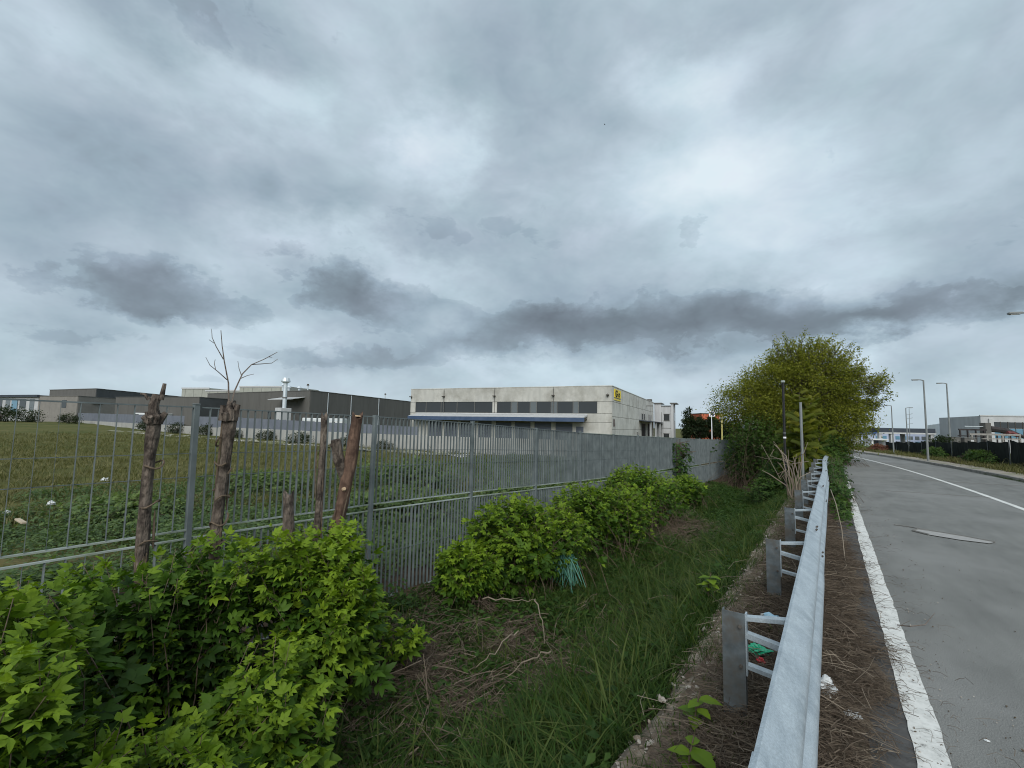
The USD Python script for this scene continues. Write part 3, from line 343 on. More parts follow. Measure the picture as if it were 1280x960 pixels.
# kerb stones and footway on the far side
kv = []
for y0 in np.arange(6, 56, 1.0):
    a, b = np.array([curb_x(y0 + .006), y0 + .006]), np.array([curb_x(y0 + .994), y0 + .994])
    d = (b - a) / np.linalg.norm(b - a); nrm = np.array([d[1], -d[0]]); jz = float(rng.normal(0, .006))
    kv.append((a, b, d, nrm, jz, y0))
UsdGeom.Xform.Define(stage, '/World/kerb'); tag(stage.GetPrimAtPath('/World/kerb'), kind='structure'); LOC['/World/kerb'] = np.zeros(3)
for a, b, d, nrm, jz, y0 in kv:
    obj('kerb_stone', MB().cham(0, np.linalg.norm(b - a), 0, .15, -.08, .12 + jz, .015, frame([*a, float(road_z(0, y0))], [*d, 0], [*nrm, 0])).mesh, 'concrete_kerb', parent='/World/kerb')
foot_y = np.arange(4, 58, .5)
obj('footpath', strip(lambda y: curb_x(y) + .155, lambda y: curb_x(y) + .95 + jag(y, 5, .25), foot_y, lambda xx, y: .118 + road_z(xx, y) + .0 * xx, 4), 'pavement', smooth=True, kind='structure')

# crumbling concrete edge of the ditch, and the littered verge inside it
cy = np.arange(-1, 26, .07)
prof_n = 12
t = np.linspace(0, 1, prof_n)
X = np.interp(t, [0, .12, .35, 1], [-.99, -.95, -.91, -.62])[None] + .07 * fbm2(np.tile(np.arange(prof_n) * .2, (len(cy), 1)), np.tile(cy[:, None], (1, prof_n)), 1.6, 21) * 2
Z = np.interp(t, [0, .12, .35, .8, 1], [-.42, -.20, -.04, .012, -.01])[None] + .07 * fbm2(np.tile(np.arange(prof_n) * .25, (len(cy), 1)), np.tile(cy[:, None], (1, prof_n)), 5.0, 22)
i = np.arange(len(cy) - 1)[:, None] * prof_n + np.arange(prof_n - 1)[None]
obj('ditch_edge', (np.stack([X, np.tile(cy[:, None], (1, prof_n)), Z], -1).reshape(-1, 3), np.stack([i, i + 1, i + prof_n + 1, i + prof_n], -1).reshape(-1, 4)), 'concrete_old', smooth=True, kind='structure')
vx = np.linspace(-.78, .30, 26)
def verge_z(X, Y):
    edge = sstep(.26, .08, X - .16 * fbm2(X * 0, Y, 1.3, 33, 3) * 2)
    return -.03 + edge * (.036 + .035 * (fbm2(X, Y, 4, 31) + .2) + .03 * fbm2(X, Y, 18, 32))
obj('verge', grid(vx, np.arange(-1, 26, .06), verge_z), 'debris_soil', smooth=True, kind='structure')
vz = lambda x, y: verge_z(np.asarray(x, float), np.asarray(y, float))

# pale path crossing the field in front of the far wall
pv = []
pxs = np.arange(-125, -24, 1.5)
for x in pxs:
    yc = 30.2 + .0012 * (x + 25) ** 2 * .2 - .01 * (x + 25)
    for w in (-1.1 + jag(x, 8, .8), -.4, .4, 1.1 + jag(x, 9, .8)):
        pv.append([x, yc + w * 1.3, float(gz(x, yc + w)) + .05])
pv = np.array(pv); i = np.arange(len(pxs) - 1)[:, None] * 4 + np.arange(3)[None]
obj('field_path', (pv, np.stack([i, i + 4, i + 5, i + 1], -1).reshape(-1, 4)), 'field_path', smooth=True, kind='structure')

# ------------------------------------------------------------------ guardrail
g = thing('guardrail', 'long galvanised steel crash barrier running along the road verge', 'guardrail', (-.2, 0, 0))
prof = np.array([(-.232, .600), (-.230, .622), (-.215, .627), (-.150, .575), (-.125, .553), (-.116, .530), (-.118, .505), (-.135, .482), (-.185, .455), (-.195, .435), (-.195, .400), (-.185, .378), (-.118, .345), (-.098, .325), (-.092, .300), (-.096, .275), (-.112, .250), (-.175, .205), (-.185, .185), (-.182, .170)])
dn = np.gradient(prof, axis=0); dn /= np.linalg.norm(dn, axis=1, keepdims=True); nin = np.stack([dn[:, 1], -dn[:, 0]], 1)   # thickness on the hidden side
closed = np.vstack([prof, (prof + nin * .004)[::-1], prof[:1]])
wob = lambda y: .006 * math.sin(y * .9) * (y > 5) + (.02 * math.sin((y - 10) * .5) if y > 10 else 0)
wobz = lambda y: .008 * math.sin(y * .7 + 1) + (-.01 * math.sin((y - 12) * .5) if y > 12 else 0)
edges = [-2.4, 1.5, 5.85, 10.2, 14.55, 18.9, 23.6]
for k in range(6):
    o = (k % 2) * .005
    yy = np.linspace(edges[k] - .16, edges[k + 1] + .16, 14)
    obj('rail', MB().sweep(closed, yy, lambda p, y: np.stack([p[:, 0] + o + wob(y), np.full(len(p), y), p[:, 1] + o * .6 + wobz(y)], 1)).mesh, 'galvanised', g, smooth=40)
    if k > 1:
        for (bx, bz) in ((-.165, .593), (-.125, .335), (-.19, .418)):
            for dy in (-.09, .09):
                y = edges[k] + dy
                obj('bolt', MB().tube([[bx + .012 + wob(y), y, bz + .004 + wobz(y)], [bx + .026 + wob(y), y, bz + .022 + wobz(y)]], [.010, .008], 8).mesh, 'wire_dark', g)
for k in range(10):
    y = 2.96 + 2.17 * k
    zt = .575 + wobz(y); x0 = -.548; x1 = -.432
    lean = float(rng.normal(0, .012)) if k else 0
    pm = MB()
    def sh(c, y=y, lean=lean): return c + np.stack([lean * (c[:, 2]), np.zeros(len(c)), np.zeros(len(c))], 1)
    pm.box(x0, x1, y, y + .006, -.35, zt, sh).box(x0, x0 + .006, y + .006, y + .05, -.35, zt, sh).box(x1 - .006, x1, y + .006, y + .05, -.35, zt - .012, sh)
    p = obj('post', pm.mesh, 'post_steel', g)
    for z in (zt - .07, zt - .28): obj('bolt', MB().tube([[x1 - .022, y - .012, z], [x1 - .022, y, z]], .010, 6).mesh, 'wire_dark', p)
    for (za, zb, h) in ((zt - .02, .60, .022), (zt - .10, .44, .03), (zt - .27, .28, .022)):
        a = np.array([x1 - .01, y + .012, za]); b = np.array([-.20 if zb > .5 else -.19, y + .03, zb + wobz(y) - .015])
        obj('spacer_arm', MB().hexa(np.array([a + [0, 0, -h], b + [0, 0, -h], b + [0, .055, -h], a + [0, .045, -h], a, b, b + [0, .055, 0], a + [0, .045, 0]])).mesh, 'galvanised', p)
    obj('bracket', MB().box(x1 + .001, x1 + .009, y + .008, y + .05, zt - .33, zt - .0).mesh, 'galvanised', p)

# ------------------------------------------------------------------ steel bar fence
FX = -5.0
top_z = lambda y: float(np.interp(y, [-4, 1.5, 4, 6.1, 10.2, 12.3, 18, 22, 36], [1.74, 1.73, 1.69, 1.63, 1.46, 1.40, 1.25, 1.15, .86]))
fn = thing('steel_fence', 'tall grey steel bar fence in two tiers along the top of the ditch bank', 'fence', (FX, 0, -.75))
posts = [-2.15 + 2.07 * k for k in range(18)]
bars = []
for k, y in enumerate(posts):
    zt = top_z(y) + .015; zb = zt - 2.62; ln = float(rng.normal(0, .012))
    pf = frame([FX, y, 0], [1, 0, 0], [0, 1, 0])
    sh = lambda c, y=y, ln=ln, zb=zb: c + np.array([FX, y, 0]) + np.stack([np.zeros(len(c)), ln * (c[:, 2] - zb), np.zeros(len(c))], 1)
    obj('post', MB().box(-.028, .028, -.022, .022, zb, zt, sh).mesh, 'fence_steel', fn)
    if k % 2 == 0: obj('post_cap', MB().cham(-.032, .032, -.026, .026, zt - .001 + .002, zt + .014, .004, sh).mesh, 'fence_steel', fn)
for k in range(17):
    ya, yb = posts[k] + .026, posts[k + 1] - .026
    za, zb = top_z(posts[k]), top_z(posts[k + 1])
    def rail(dz, h, d, mat, nm):
        obj(nm, MB().hexa(np.array([[FX - d, ya, za - dz - h], [FX + d, ya, za - dz - h], [FX + d, yb, zb - dz - h], [FX - d, yb, zb - dz - h], [FX - d, ya, za - dz], [FX + d, ya, za - dz], [FX + d, yb, zb - dz], [FX - d, yb, zb - dz]])).mesh, mat, fn)
    rail(0, .012, .013, 'fence_rail' if k > 5 else 'fence_steel', 'rail'); rail(1.145, .014, .014, 'fence_rail', 'rail'); rail(1.225, .014, .014, 'fence_rail', 'rail'); rail(2.39, .018, .014, 'fence_rail', 'rail')
    for dz in (.44, .66): rail(dz, .006, .004, 'fence_steel', 'rod')
    rail(1.8, .006, .004, 'fence_steel', 'rod')
    nb = 28 if k > 1 else 17
    for j in range(1, nb):
        y = ya + (yb - ya) * j / nb; z = za + (zb - za) * j / nb
        for dz0, dz1 in ((.012, 1.145), (1.239, 2.39)):
            bars.append((k, y, z - dz1, z - dz0))
bars.sort(key=lambda b: np.hypot(5, b[1]) + 100 * (b[1] < .3))
rest = MB()
for n_, (k, y, z0, z1) in enumerate(bars):
    tw = float(rng.normal(0, .0025))
    h = lambda m_: m_.hexa(np.array([[FX - .017, y - .0012 - tw, z0], [FX + .017, y - .0012 + tw, z0], [FX + .017, y + .0012 + tw, z0], [FX - .017, y + .0012 - tw, z0], [FX - .017, y - .0012 - tw, z1], [FX + .017, y - .0012 + tw, z1], [FX + .017, y + .0012 + tw, z1], [FX - .017, y + .0012 - tw, z1]]))
    if n_ < 300: obj('bar', h(MB()).mesh, 'fence_steel', fn)
    else: h(rest)
obj('bars', rest.mesh, 'fence_steel', fn, kind='stuff')
# plinth strip under the fence
obj('fence_plinth', MB().hexa(np.array([[FX - .09, -4, -1.2], [FX + .09, -4, -1.2], [FX + .09, 34, -2.0], [FX - .09, 34, -2.0], [FX - .09, -4, top_z(-2) - 2.46], [FX + .09, -4, top_z(-2) - 2.46], [FX + .09, 34, top_z(34) - 2.46], [FX - .09, 34, top_z(34) - 2.46]])).mesh, 'concrete_old', label='low rough concrete footing under the steel bar fence', cat='plinth')

# ------------------------------------------------------------------ the big pale warehouse
a_ = math.radians(-10.4); ES = np.array([math.sin(a_), math.cos(a_), 0]); EF = np.array([ES[1], -ES[0], 0])
W0 = np.array([-30.27, 74.12, 0.0]); WF = frame(W0, EF, ES)     # x along the front, y along the side
wh = thing('warehouse', 'long pale concrete warehouse with dark window band and blue canopy', 'warehouse', W0 + [0, 0, -1.2])
B0, T0 = -1.2, 8.55
wall = obj('wall', MB().box(-41.1, -.12, .12, 55, B0, T0 - .3, WF).mesh, 'joint_dark', wh)
def panel(f0, f1, s0, s1, z0, z1, mat, nm='wall_panel', par=None): return obj(nm, MB().cham(f0, f1, s0, s1, z0, z1, .03, WF).mesh, mat, par or wall)
seams = [-41.2, -33.2, -22.05, -10.4, 0]
for a, b in zip(seams[:-1], seams[1:]): panel(a + .025, b - .025, 0, .2, 5.95, T0, 'precast')
for a, b in ((-41.2, -39.95), (-22.52, -21.55), (-2.55, 0)): panel(a + .02, b - .02, 0, .2, 3.9, 5.9, 'precast')
for a, b in zip(seams[:-1], seams[1:]): panel(a + .025, b - .025, .02, .2, 2.35, 3.85, 'precast')
for a, b in zip([-39.95, -37.4, -33.85, -30.2, -26.3, -21.55, -18.65, -17.4, -14.87, -13.6, -10.84, -9.72, -6.8, -5.8], [-37.4, -33.85, -30.2, -26.3, -22.52, -18.65, -17.4, -14.87, -13.6, -10.84, -9.72, -6.8, -5.8, -2.55]):
    narrow = b - a < 1.5
    w_ = obj('window', MB().box(a + .05, b - .05, .10, .14, 3.93, 5.92, WF).mesh, 'mid_glass' if narrow else 'dark_glass', wh)
    obj('frame', MB().box(a - .05, a + .05, .04, .16, 3.9, 5.95, WF).mesh, 'joint_dark', w_)
doors = [(-36.5, -33.45), (-32.8, -29.95), (-29.2, -26.35), (-25.4, -22.6), (-21.65, -18.55), (-17.8, -14.75), (-13.95, -10.8), (-9.95, -6.9)]
prev = -41.2
for a, b in doors:
    panel(prev + .02, a - .02, 0, .2, B0, 2.3, 'precast'); prev = b
    d_ = obj('dock_door', MB().box(a, b, .13, .18, B0, 2.2, WF).mesh, 'door_grey', wh)
    for z in np.arange(B0 + .5, 2.1, .55): obj('slat', MB().box(a + .02, b - .02, .10, .129, z - .5, z, WF).mesh, 'door_grey', d_)
panel(prev + .02, -.02, 0, .2, B0, 2.3, 'precast')
obj('vent', MB().box(-6.2, -4.9, -.05, -.003, .55, 1.6, WF).mesh, 'door_grey', wh)
cn = obj('canopy', MB().hexa(WF(np.array([[-39.8, -2.4, 3.0], [-4.2, -2.4, 3.0], [-4.2, 0, 3.35], [-39.8, 0, 3.35], [-39.8, -2.4, 3.2], [-4.2, -2.4, 3.2], [-4.2, 0, 3.6], [-39.8, 0, 3.6]], float))).mesh, 'pale_trim', wh)
obj('gutter', MB().box(-39.9, -4.1, -2.55, -2.41, 2.40, 3.10, WF).mesh, 'blue_canopy', cn); obj('trim', MB().box(-39.8, -4.2, -.06, -.003, 3.62, 3.82, WF).mesh, 'pale_trim', cn)
for f in np.arange(-38, -4, 4.2): obj('bracket', MB().box(f, f + .12, -2.3, -.01, 2.78, 2.98, WF).mesh, 'wire_dark', cn)
for f in (-41.0, -33.2, -22.05, -10.4, -.7):
    l_ = obj('wall_lamp', MB().box(f - .22, f + .22, -.55, -.03, 6.95, 7.12, WF).mesh, 'wire_dark', wh); obj('arm', MB().box(f - .04, f + .04, -.03, .02, 6.6, 7.3, WF).mesh, 'wire_dark', l_)
for f in (-33.2, -22.05, -10.4): obj('downpipe', MB().cyl(WF(np.array([[f, -.06, 3.9]]))[0], WF(np.array([[f, -.06, 8.3]]))[0], .05).mesh, 'joint_dark', wh)
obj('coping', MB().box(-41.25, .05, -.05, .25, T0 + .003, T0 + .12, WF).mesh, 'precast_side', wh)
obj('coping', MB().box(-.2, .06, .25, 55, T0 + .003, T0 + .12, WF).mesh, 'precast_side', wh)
ss = [0.2, 11, 22, 33, 44, 55]
for a, b in zip(ss[:-1], ss[1:]):
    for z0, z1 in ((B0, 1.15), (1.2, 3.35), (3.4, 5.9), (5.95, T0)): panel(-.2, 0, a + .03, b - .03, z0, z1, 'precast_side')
def sidewin(s0, s1, z0, z1): 
    w_ = obj('window', MB().box(.012, .03, s0, s1, z0, z1, WF).mesh, 'dark_glass', wh); obj('frame', MB().box(.0, .05, s0 - .1, s0, z0 - .1, z1 + .1, WF).box(.0, .05, s1, s1 + .1, z0 - .1, z1 + .1, WF).mesh, 'joint_dark', w_)
sidewin(1.1, 2.0, 1.75, 2.95)
for s in (33, 36.3, 45, 48): sidewin(s, s + 1.8, 3.55, 4.9)
sg = obj('sign_board', MB().cham(.03, .16, 1.7, 7.2, 6.75, 8.2, .02, WF).mesh, 'sign_yellow', wh)
q = np.linspace(.6, 5.6, 22); ring = np.stack([np.full(22, .19), 3.0 + .78 * np.cos(q), 7.45 + .5 * np.sin(q)], 1)
obj('emblem', MB().tube(WF(ring), .11, 5).mesh, 'machine_black', sg)
obj('emblem', MB().tube(WF(np.array([[.19, 3.1, 7.42], [.19, 3.8, 7.42], [.19, 3.8, 7.0]])), .09, 5).mesh, 'machine_black', sg)
q = np.linspace(0, 6.28, 20); obj('emblem', MB().tube(WF(np.stack([np.full(20, .19), 5.2 + .5 * np.cos(q), 7.3 + .33 * np.sin(q)], 1)), .08, 5).mesh, 'machine_black', sg)
obj('strip', MB().box(.03, .1, 1.7, 7.2, 6.3, 6.55, WF).mesh, 'sign_yellow', sg)
c2 = obj('side_canopy', MB().hexa(WF(np.array([[0, 29, 3.15], [2.5, 29, 2.95], [2.5, 55.9, 2.95], [0, 55.9, 3.15], [0, 29, 3.4], [2.5, 29, 3.15], [2.5, 55.9, 3.15], [0, 55.9, 3.4]], float))).mesh, 'roof_dark', wh)
for s in (31.5, 41, 50): obj('column', MB().box(2.0, 2.35, s, s + .9, B0, 2.94, WF).mesh, 'white_render', c2)
for s in (33, 43): obj('dock_door', MB().box(.01, .05, s, s + 6, B0, 2.6, WF).mesh, 'machine_black', wh)
for s in (40.5,):
    l_ = obj('wall_lamp', MB().box(.03, 1.6, s, s + .4, 6.95, 7.1, WF).mesh, 'wire_dark', wh)
# stair tower at the far end of the side wall
tw = thing('stair_tower', 'white square stair tower with small dark windows beside the warehouse', 'tower', WF(np.array([[2.4, 58, -1.2]]))[0])
tb = obj('wall', MB().box(.3, 4.9, 56.2, 62, B0, 7.7, WF).mesh, 'white_render', tw)
obj('pillar', MB().box(.05, 1.9, 56, 56.6, B0, 8.35, WF).mesh, 'white_render', tb); obj('pillar', MB().box(4.45, 5.1, 56, 62.2, B0, 8.35, WF).mesh, 'white_render', tb)
for a, b in ((-.1, 2.1), (4.2, 6.0)): obj('cornice', MB().box(a, b, 55.7, 62.5, 8.353, 8.6, WF).mesh, 'joint_dark', tb)
obj('cornice', MB().box(1.9, 4.45, 55.95, 56.4, 7.703, 7.85, WF).mesh, 'joint_dark', tb)
for f0, f1, z0, z1 in ((2.6, 4.05, 3.7, 5.45), (2.5, 3.9, -.9, .1)):
    w_ = obj('window', MB().box(f0, f1, 56.15, 56.19, z0, z1, WF).mesh, 'dark_glass', tw); obj('frame', MB().box(f0 - .12, f1 + .12, 56.10, 56.148, z1, z1 + .12, WF).box(f0 - .12, f1 + .12, 56.1, 56.148, z0 - .12, z0, WF).mesh, 'joint_dark', w_)
obj('seam', MB().box(1.9, 4.45, 56.17, 56.198, 1.55, 1.68, WF).mesh, 'joint_dark', tw); obj('seam', MB().box(1.95, 2.05, 56.17, 56.198, B0, 6, WF).mesh, 'joint_dark', tw)
for s in (57.2, 59.6): obj('window', MB().box(5.08, 5.13, s, s + 1.1, 3.6, 5.9, WF).mesh, 'dark_glass', tw)
obj('ladder', MB().box(-.4, -.1, 55.2, 55.6, 3.5, 8.6, WF).mesh, 'wire_dark', tw)
for s in (52.5,): obj('air_unit', MB().box(-1.5, -.3, s, s + 2, T0 + .13, T0 + .9, WF).mesh, 'joint_dark', wh)

# ------------------------------------------------------------------ perimeter wall: white base, grey-blue panels above
UP = lambda p0, p1: (np.array([*(np.array(p1) - p0)[:2], 0]) / np.linalg.norm((np.array(p1) - p0)[:2]))
wpts = np.array([(-13, 37.2), (-24, 35.2), (-34.6, 33.4), (-44.7, 33.5), (-70.5, 35.5), (-120, 40.5), (-231, 51)], float)
pw = thing('perimeter_wall', 'long white concrete wall topped with grey-blue panels across the field', 'wall', (-70, 35.5, -1.0))
def along(d):
    seg = np.linalg.norm(np.diff(wpts, axis=0), axis=1); c = np.concatenate([[0], np.cumsum(seg)])
    return np.array([np.interp(d, c, wpts[:, 0]), np.interp(d, c, wpts[:, 1])])
tot = np.linalg.norm(np.diff(wpts, axis=0), axis=1).sum()
d = 0.0
while d < tot - 1:
    st = 2.4 if d < 71 else 4.8
    p0, p1 = along(d), along(min(d + st, tot)); e = UP(p0, p1); nn = np.array([-e[1], e[0], 0])
    zb = float(gz(*p0, False)) - .2; wt = .42 if d < 71 else .3 + .25 * min(1, (d - 71) / 140); pt = 1.2 + .9 * min(1, max(0, d - 16) / 50) + 1.1 * min(1, max(0, d - 71) / 140)
    L = np.linalg.norm(p1 - p0)
    fr = frame([*p0, 0], e, nn)
    obj('wall_panel', MB().cham(.01, L - .01, 0, .18, zb, wt + float(rng.normal(0, .01)), .02, fr).mesh, 'wall_white', pw)
    if d > 21 and not (86 < d < 91): obj('screen_panel', MB().box(.012, L - .02, .05, .10, wt + .01, pt + float(rng.normal(0, .015)), fr).mesh, 'panel_bluegrey', pw)
    if int(d / st) % 2 == 0: obj('post', MB().box(-.06, .06, -.06, -.002, zb, pt + .05, fr).mesh, 'joint_dark', pw)
    d += st

# ------------------------------------------------------------------ dark industrial halls on the left
def hall(name, label, corner, left, right, z0, z1, mat_l, mat_r, depth=40, cat='building', n=6):
    c, l, r = (np.array([*q, 0.0]) for q in (corner, left, right))
    t_ = thing(name, label, cat, [c[0], c[1], z0])
    far = l + r - c
    base = obj('wall', MB().hexa(np.array([[*l[:2], z0], [*c[:2], z0], [*r[:2], z0], [*far[:2], z0], [*l[:2], z1], [*c[:2], z1], [*r[:2], z1], [*far[:2], z1]])).mesh, mat_r, t_)
    for a, b, mt in ((l, c, mat_l), (c, r, mat_r)):
        e = (b - a) / np.linalg.norm(b - a); nn = np.array([e[1], -e[0], 0]); L = np.linalg.norm(b - a); k = max(2, int(L / 6))
        for j in range(k):
            fr = frame([*(a[:2]), 0], e, nn)
            obj('cladding_panel', MB().cham(j * L / k + .02, (j + 1) * L / k - .02, .01, .12, z0, z1 - .01, .01, fr).mesh, mt, base)
        obj('coping', MB().box(-.1, L + .1, -.1, .25, z1, z1 + .18, frame([*(a[:2]), 0], e, nn)).mesh, 'joint_dark', base)
    return t_
GL = -.6
e1 = hall('industrial_hall', 'long dark grey industrial hall whose corner stands behind the ducts', (-129.1, 80.9), (-185, 76), (-151, 146), GL, 10.9, 'grey_cladding', 'grey_cladding')
e2 = hall('industrial_hall', 'charcoal hall with sharp corner, second building from the far left', (-227.9, 55.6), (-262, 49.5), (-280, 120), GL - .2, 12.45, 'grey_cladding', 'dark_cladding')
e3 = hall('industrial_hall', 'low mid-grey hall between the charcoal hall and the long grey hall', (-167.9, 66.7), (-205, 55.5), (-173, 82), GL, 8.75, 'grey_cladding', 'dark_cladding')
e4 = hall('industrial_hall', 'tan grey flat hall at the far left beyond the field', (-224, 49.8), (-246, 43.5), (-235, 70), GL, 9.2, 'tan_cladding', 'tan_cladding')
e5 = hall('industrial_hall', 'low white and glass hall cut by the left picture edge', (-245.5, 43.6), (-285, 33), (-255, 60), GL, 9.5, 'white_render', 'tan_cladding')
for k in range(7):
    a = np.array([-247.5, 43.05]) + np.array([-39.5, -10.6]) / 40.9 * (k * 5.2); e = np.array([-.966, -.259, 0]); fr = frame([*a, 0], e, [.259, -.966, 0])
    obj('window', MB().box(.3, 4.4 if k % 3 else 3.2, .14, .2, 4.6 if k % 2 else 3.4, 8.2, fr).mesh, ('mid_glass', 'dark_glass', 'blue_glass')[k % 3], e5)
obj('roof_band', MB().box(-.5, 41.5, .13, .9, 8.9, 9.75, frame([-245.5, 43.6, 0], [-.966, -.259, 0], [.259, -.966, 0])).mesh, 'roof_dark', e5)
obj('window', MB().box(6.0, 8.5, .14, .22, 5.0, 7.8, frame([-224, 49.8, 0], [-.962, -.275, 0], [.275, -.962, 0])).mesh, 'dark_glass', e4)
fc = frame([-227.9, 55.65, 0], [-.98, -.18, 0], [.18, -.98, 0]); fd = frame([-227.9, 55.65, 0], [-.629, .777, 0], [.777, .629, 0])
for a in (3, 16): obj('window', MB().box(a, a + 9, .14, .2, 5.2, 6.6, fc).mesh, 'dark_glass', e2)
for a in np.arange(2, 60, 7.0): obj('window', MB().box(a, a + 6.2, .14, .22, .8, 6.5, fd).mesh, 'dark_glass', e2)
obj('ledge', MB().box(-2, 70, .14, 1.2, 6.8, 7.3, fd).mesh, 'roof_dark', e2)
fe = frame([-129.1, 80.9, 0], [-.9962, -.0873, 0], [.0873, -.9962, 0])
obj('door', MB().box(46, 48, .14, .2, GL, 4.5, fe).mesh, 'dark_glass', e1); obj('door', MB().box(18.2, 20, .14, .2, 1, 4.6, fe).mesh, 'dark_glass', e1)
aw = obj('awning', MB().hexa(fe(np.array([[2, 5, 8.0], [13, 5, 8.0], [13, .14, 8.9], [2, .14, 8.9], [2, 5, 8.15], [13, 5, 8.15], [13, .14, 9.05], [2, .14, 9.05]], float))).mesh, 'pale_trim', e1)
fr2 = frame([-129.1, 80.9, 0], [-.309, .951, 0], [.951, .309, 0])
for s in (8, 20, 37): obj('downpipe', MB().cyl(fr2(np.array([[s, .2, GL]]))[0], fr2(np.array([[s, .2, 10.7]]))[0], .12).mesh, 'steel_duct', e1)
for s, h in ((.6, 1.6), (44, 1.8)):
    p = fr2(np.array([[s, -1.5, 10.9]]))[0]; v_ = obj('flue', MB().cyl(p, p + [0, 0, h], .2).mesh, 'steel_duct', e1); obj('cap', MB().cyl(p + [0, 0, h + .01], p + [0, 0, h + .5], .4, .25).mesh, 'wire_dark', v_)
for s, h in ((17.5, 2.3), (14.6, 1.5), (9.4, 1.2)):
    p = fe(np.array([[s, -3.0, 10.9]]))[0]; v_ = obj('flue', MB().cyl(p, p + [0, 0, h], .35).mesh, 'steel_duct', e1); obj('cap', MB().cyl(p + [0, 0, h + .01], p + [0, 0, h + .6], .7, .4).mesh, 'steel_duct', v_)
dq = thing('exhaust_duct', 'tall shiny steel exhaust duct with domed cap before the grey hall', 'duct', (-130.4, 73.8, GL))
p = np.array([-130.4, 73.8, 0])
obj('pipe', MB().tube([p + [0, 0, 4.6], p + [0, 0, 13.2]], .55, 12).mesh, 'steel_duct', dq); obj('cap', MB().tube([p + [0, 0, 12.6], p + [0, 0, 13.0], p + [0, 0, 13.25], p + [0, 0, 14.1], p + [0, 0, 14.3]], [.6, 1.25, 1.25, .95, .3], 12).mesh, 'steel_duct', dq)
obj('cabinet', MB().cham(-132.8, -129.6, 72.4, 75.6, GL - .3, 5.4, .08).mesh, 'white_render', dq); obj('joint', MB().tube([p + [0, 0, 8.2], p + [0, 0, 8.5]], .65, 12).mesh, 'wire_dark', dq)
# pale rooftop blocks farther back
for k, (x0, y0, w, z1, lab) in enumerate([(-262, 96, 16, 16.9, 'small beige plant room on the far roof behind the left stump'), (-246, 100, 22, 15.6, 'long pale green rooftop block with low parapet behind the grey halls'), (-226, 106, 26, 17.3, 'highest beige rooftop block behind the long grey hall')]):
    t_ = thing('rooftop_block', lab, 'building', (x0, y0, 0)); fr = frame([x0, y0, 0], [.93, .37, 0], [-.37, .93, 0])
    b_ = obj('wall', MB().box(0, w, 0, 22, GL, z1, fr).mesh, 'beige_cladding', t_); obj('parapet', MB().box(-.2, w + .2, -.2, .0 - .003, z1 - .5, z1 + .2, fr).mesh, 'pale_trim', b_)
    for a in np.arange(2, w - 2, 5): obj('joint', MB().box(a, a + .12, -.05, -.004, GL, z1 - .6, fr).mesh, 'joint_dark', b_)
for k, (x, y, L, h, lab) in enumerate([(-94.3, 57.5, 9.0, 2.4, 'long white box trailer parked behind the grey panel wall'), (-185.5, 55.3, 6.5, 3.4, 'white panel van parked in front of the charcoal hall'), (-181.5, 58.2, 5.5, 3.4, 'second white van beside the low grey hall')]):
    t_ = thing('trailer' if k == 0 else 'parked_van', lab, 'trailer' if k == 0 else 'van', (x, y, -.7)); fr = frame([x, y, 0], [.81, .58, 0], [-.58, .81, 0])
    obj('body', MB().cham(0, L, 0, 2.4, -.1 if k == 0 else .4, h, .12, fr).mesh, 'white_plastic', t_)
    for wx in (L * .12, L * .8): obj('wheel', MB().cyl(fr(np.array([[wx, -.05, -.3]]))[0], fr(np.array([[wx, .3, -.3]]))[0], .45, k=12).mesh, 'machine_black', t_)
    obj('windscreen', MB().box(L * .02, L * .2, -.02, -.004, h - 1.1, h - .4, fr).mesh, 'dark_glass', t_) if k else obj('stripe', MB().box(.2, L - .2, -.02, -.004, h - .5, h - .35, fr).mesh, 'steel_duct', t_)

# ------------------------------------------------------------------ right-hand side: white plant, distant blue and white block
gp = thing('white_plant_building', 'white industrial building with glazed front and long sloping side wall', 'building', (19.5, 101, .1))
GF = frame([19.3, 100.6, 0], [.826, .564, 0], [-.20, .98, 0])
gw = obj('wall', MB().box(0, 24, 0, 14, -1.6, 4.4, GF).mesh, 'white_render', gp)
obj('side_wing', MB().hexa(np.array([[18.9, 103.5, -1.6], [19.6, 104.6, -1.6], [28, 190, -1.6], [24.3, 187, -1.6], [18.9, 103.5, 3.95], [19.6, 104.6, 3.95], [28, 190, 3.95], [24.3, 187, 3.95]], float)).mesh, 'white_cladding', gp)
obj('coping', MB().box(-.1, 24.1, -.1, .2, 4.403, 4.55, GF).mesh, 'pale_trim', gw)
for k in range(9):
    a = 1.9 + k * 1.15
    w_ = obj('window', MB().box(a, a + 1.05, -.06, -.004, 2.55, 3.5, GF).mesh, 'dark_glass', gp); obj('mullion', MB().box(a + 1.05, a + 1.15, -.1, -.004, 1.0, 3.55, GF).mesh, 'wire_dark', w_)
    obj('pane', MB().box(a, a + 1.05, -.06, -.004, 1.05, 2.48, GF).mesh, 'blue_glass', w_)
obj('pilaster', MB().box(1.2, 1.9, -.25, -.003, -1.6, 4.0, GF).mesh, 'pale_trim', gp)
mc = thing('conveyor_machine', 'dark rusty conveyor machinery standing in front of the white building', 'machine', (16, 86, -1))
MF = frame([15.6, 86.0, 0], [.826, .564, 0], [-.564, .826, 0])
obj('tower', MB().box(1.85, 2.6, 0, .8, -.9, 3.1, MF).mesh, 'grey_cladding', mc)
for a, b, r0, mt in (((2.6, .3, 2.35), (7.2, .4, 1.35), .42, 'machine_black'), ((4.6, .1, 1.75), (6.2, .1, 1.45), .4, 'machine_red')):
    pts = MF(np.array([a, ((a[0] + b[0]) / 2, .3, (a[2] + b[2]) / 2 + .25), b], float)); obj('conveyor', MB().tube(pts, [r0, r0 * .9, r0 * .5], 7).mesh, mt, mc)
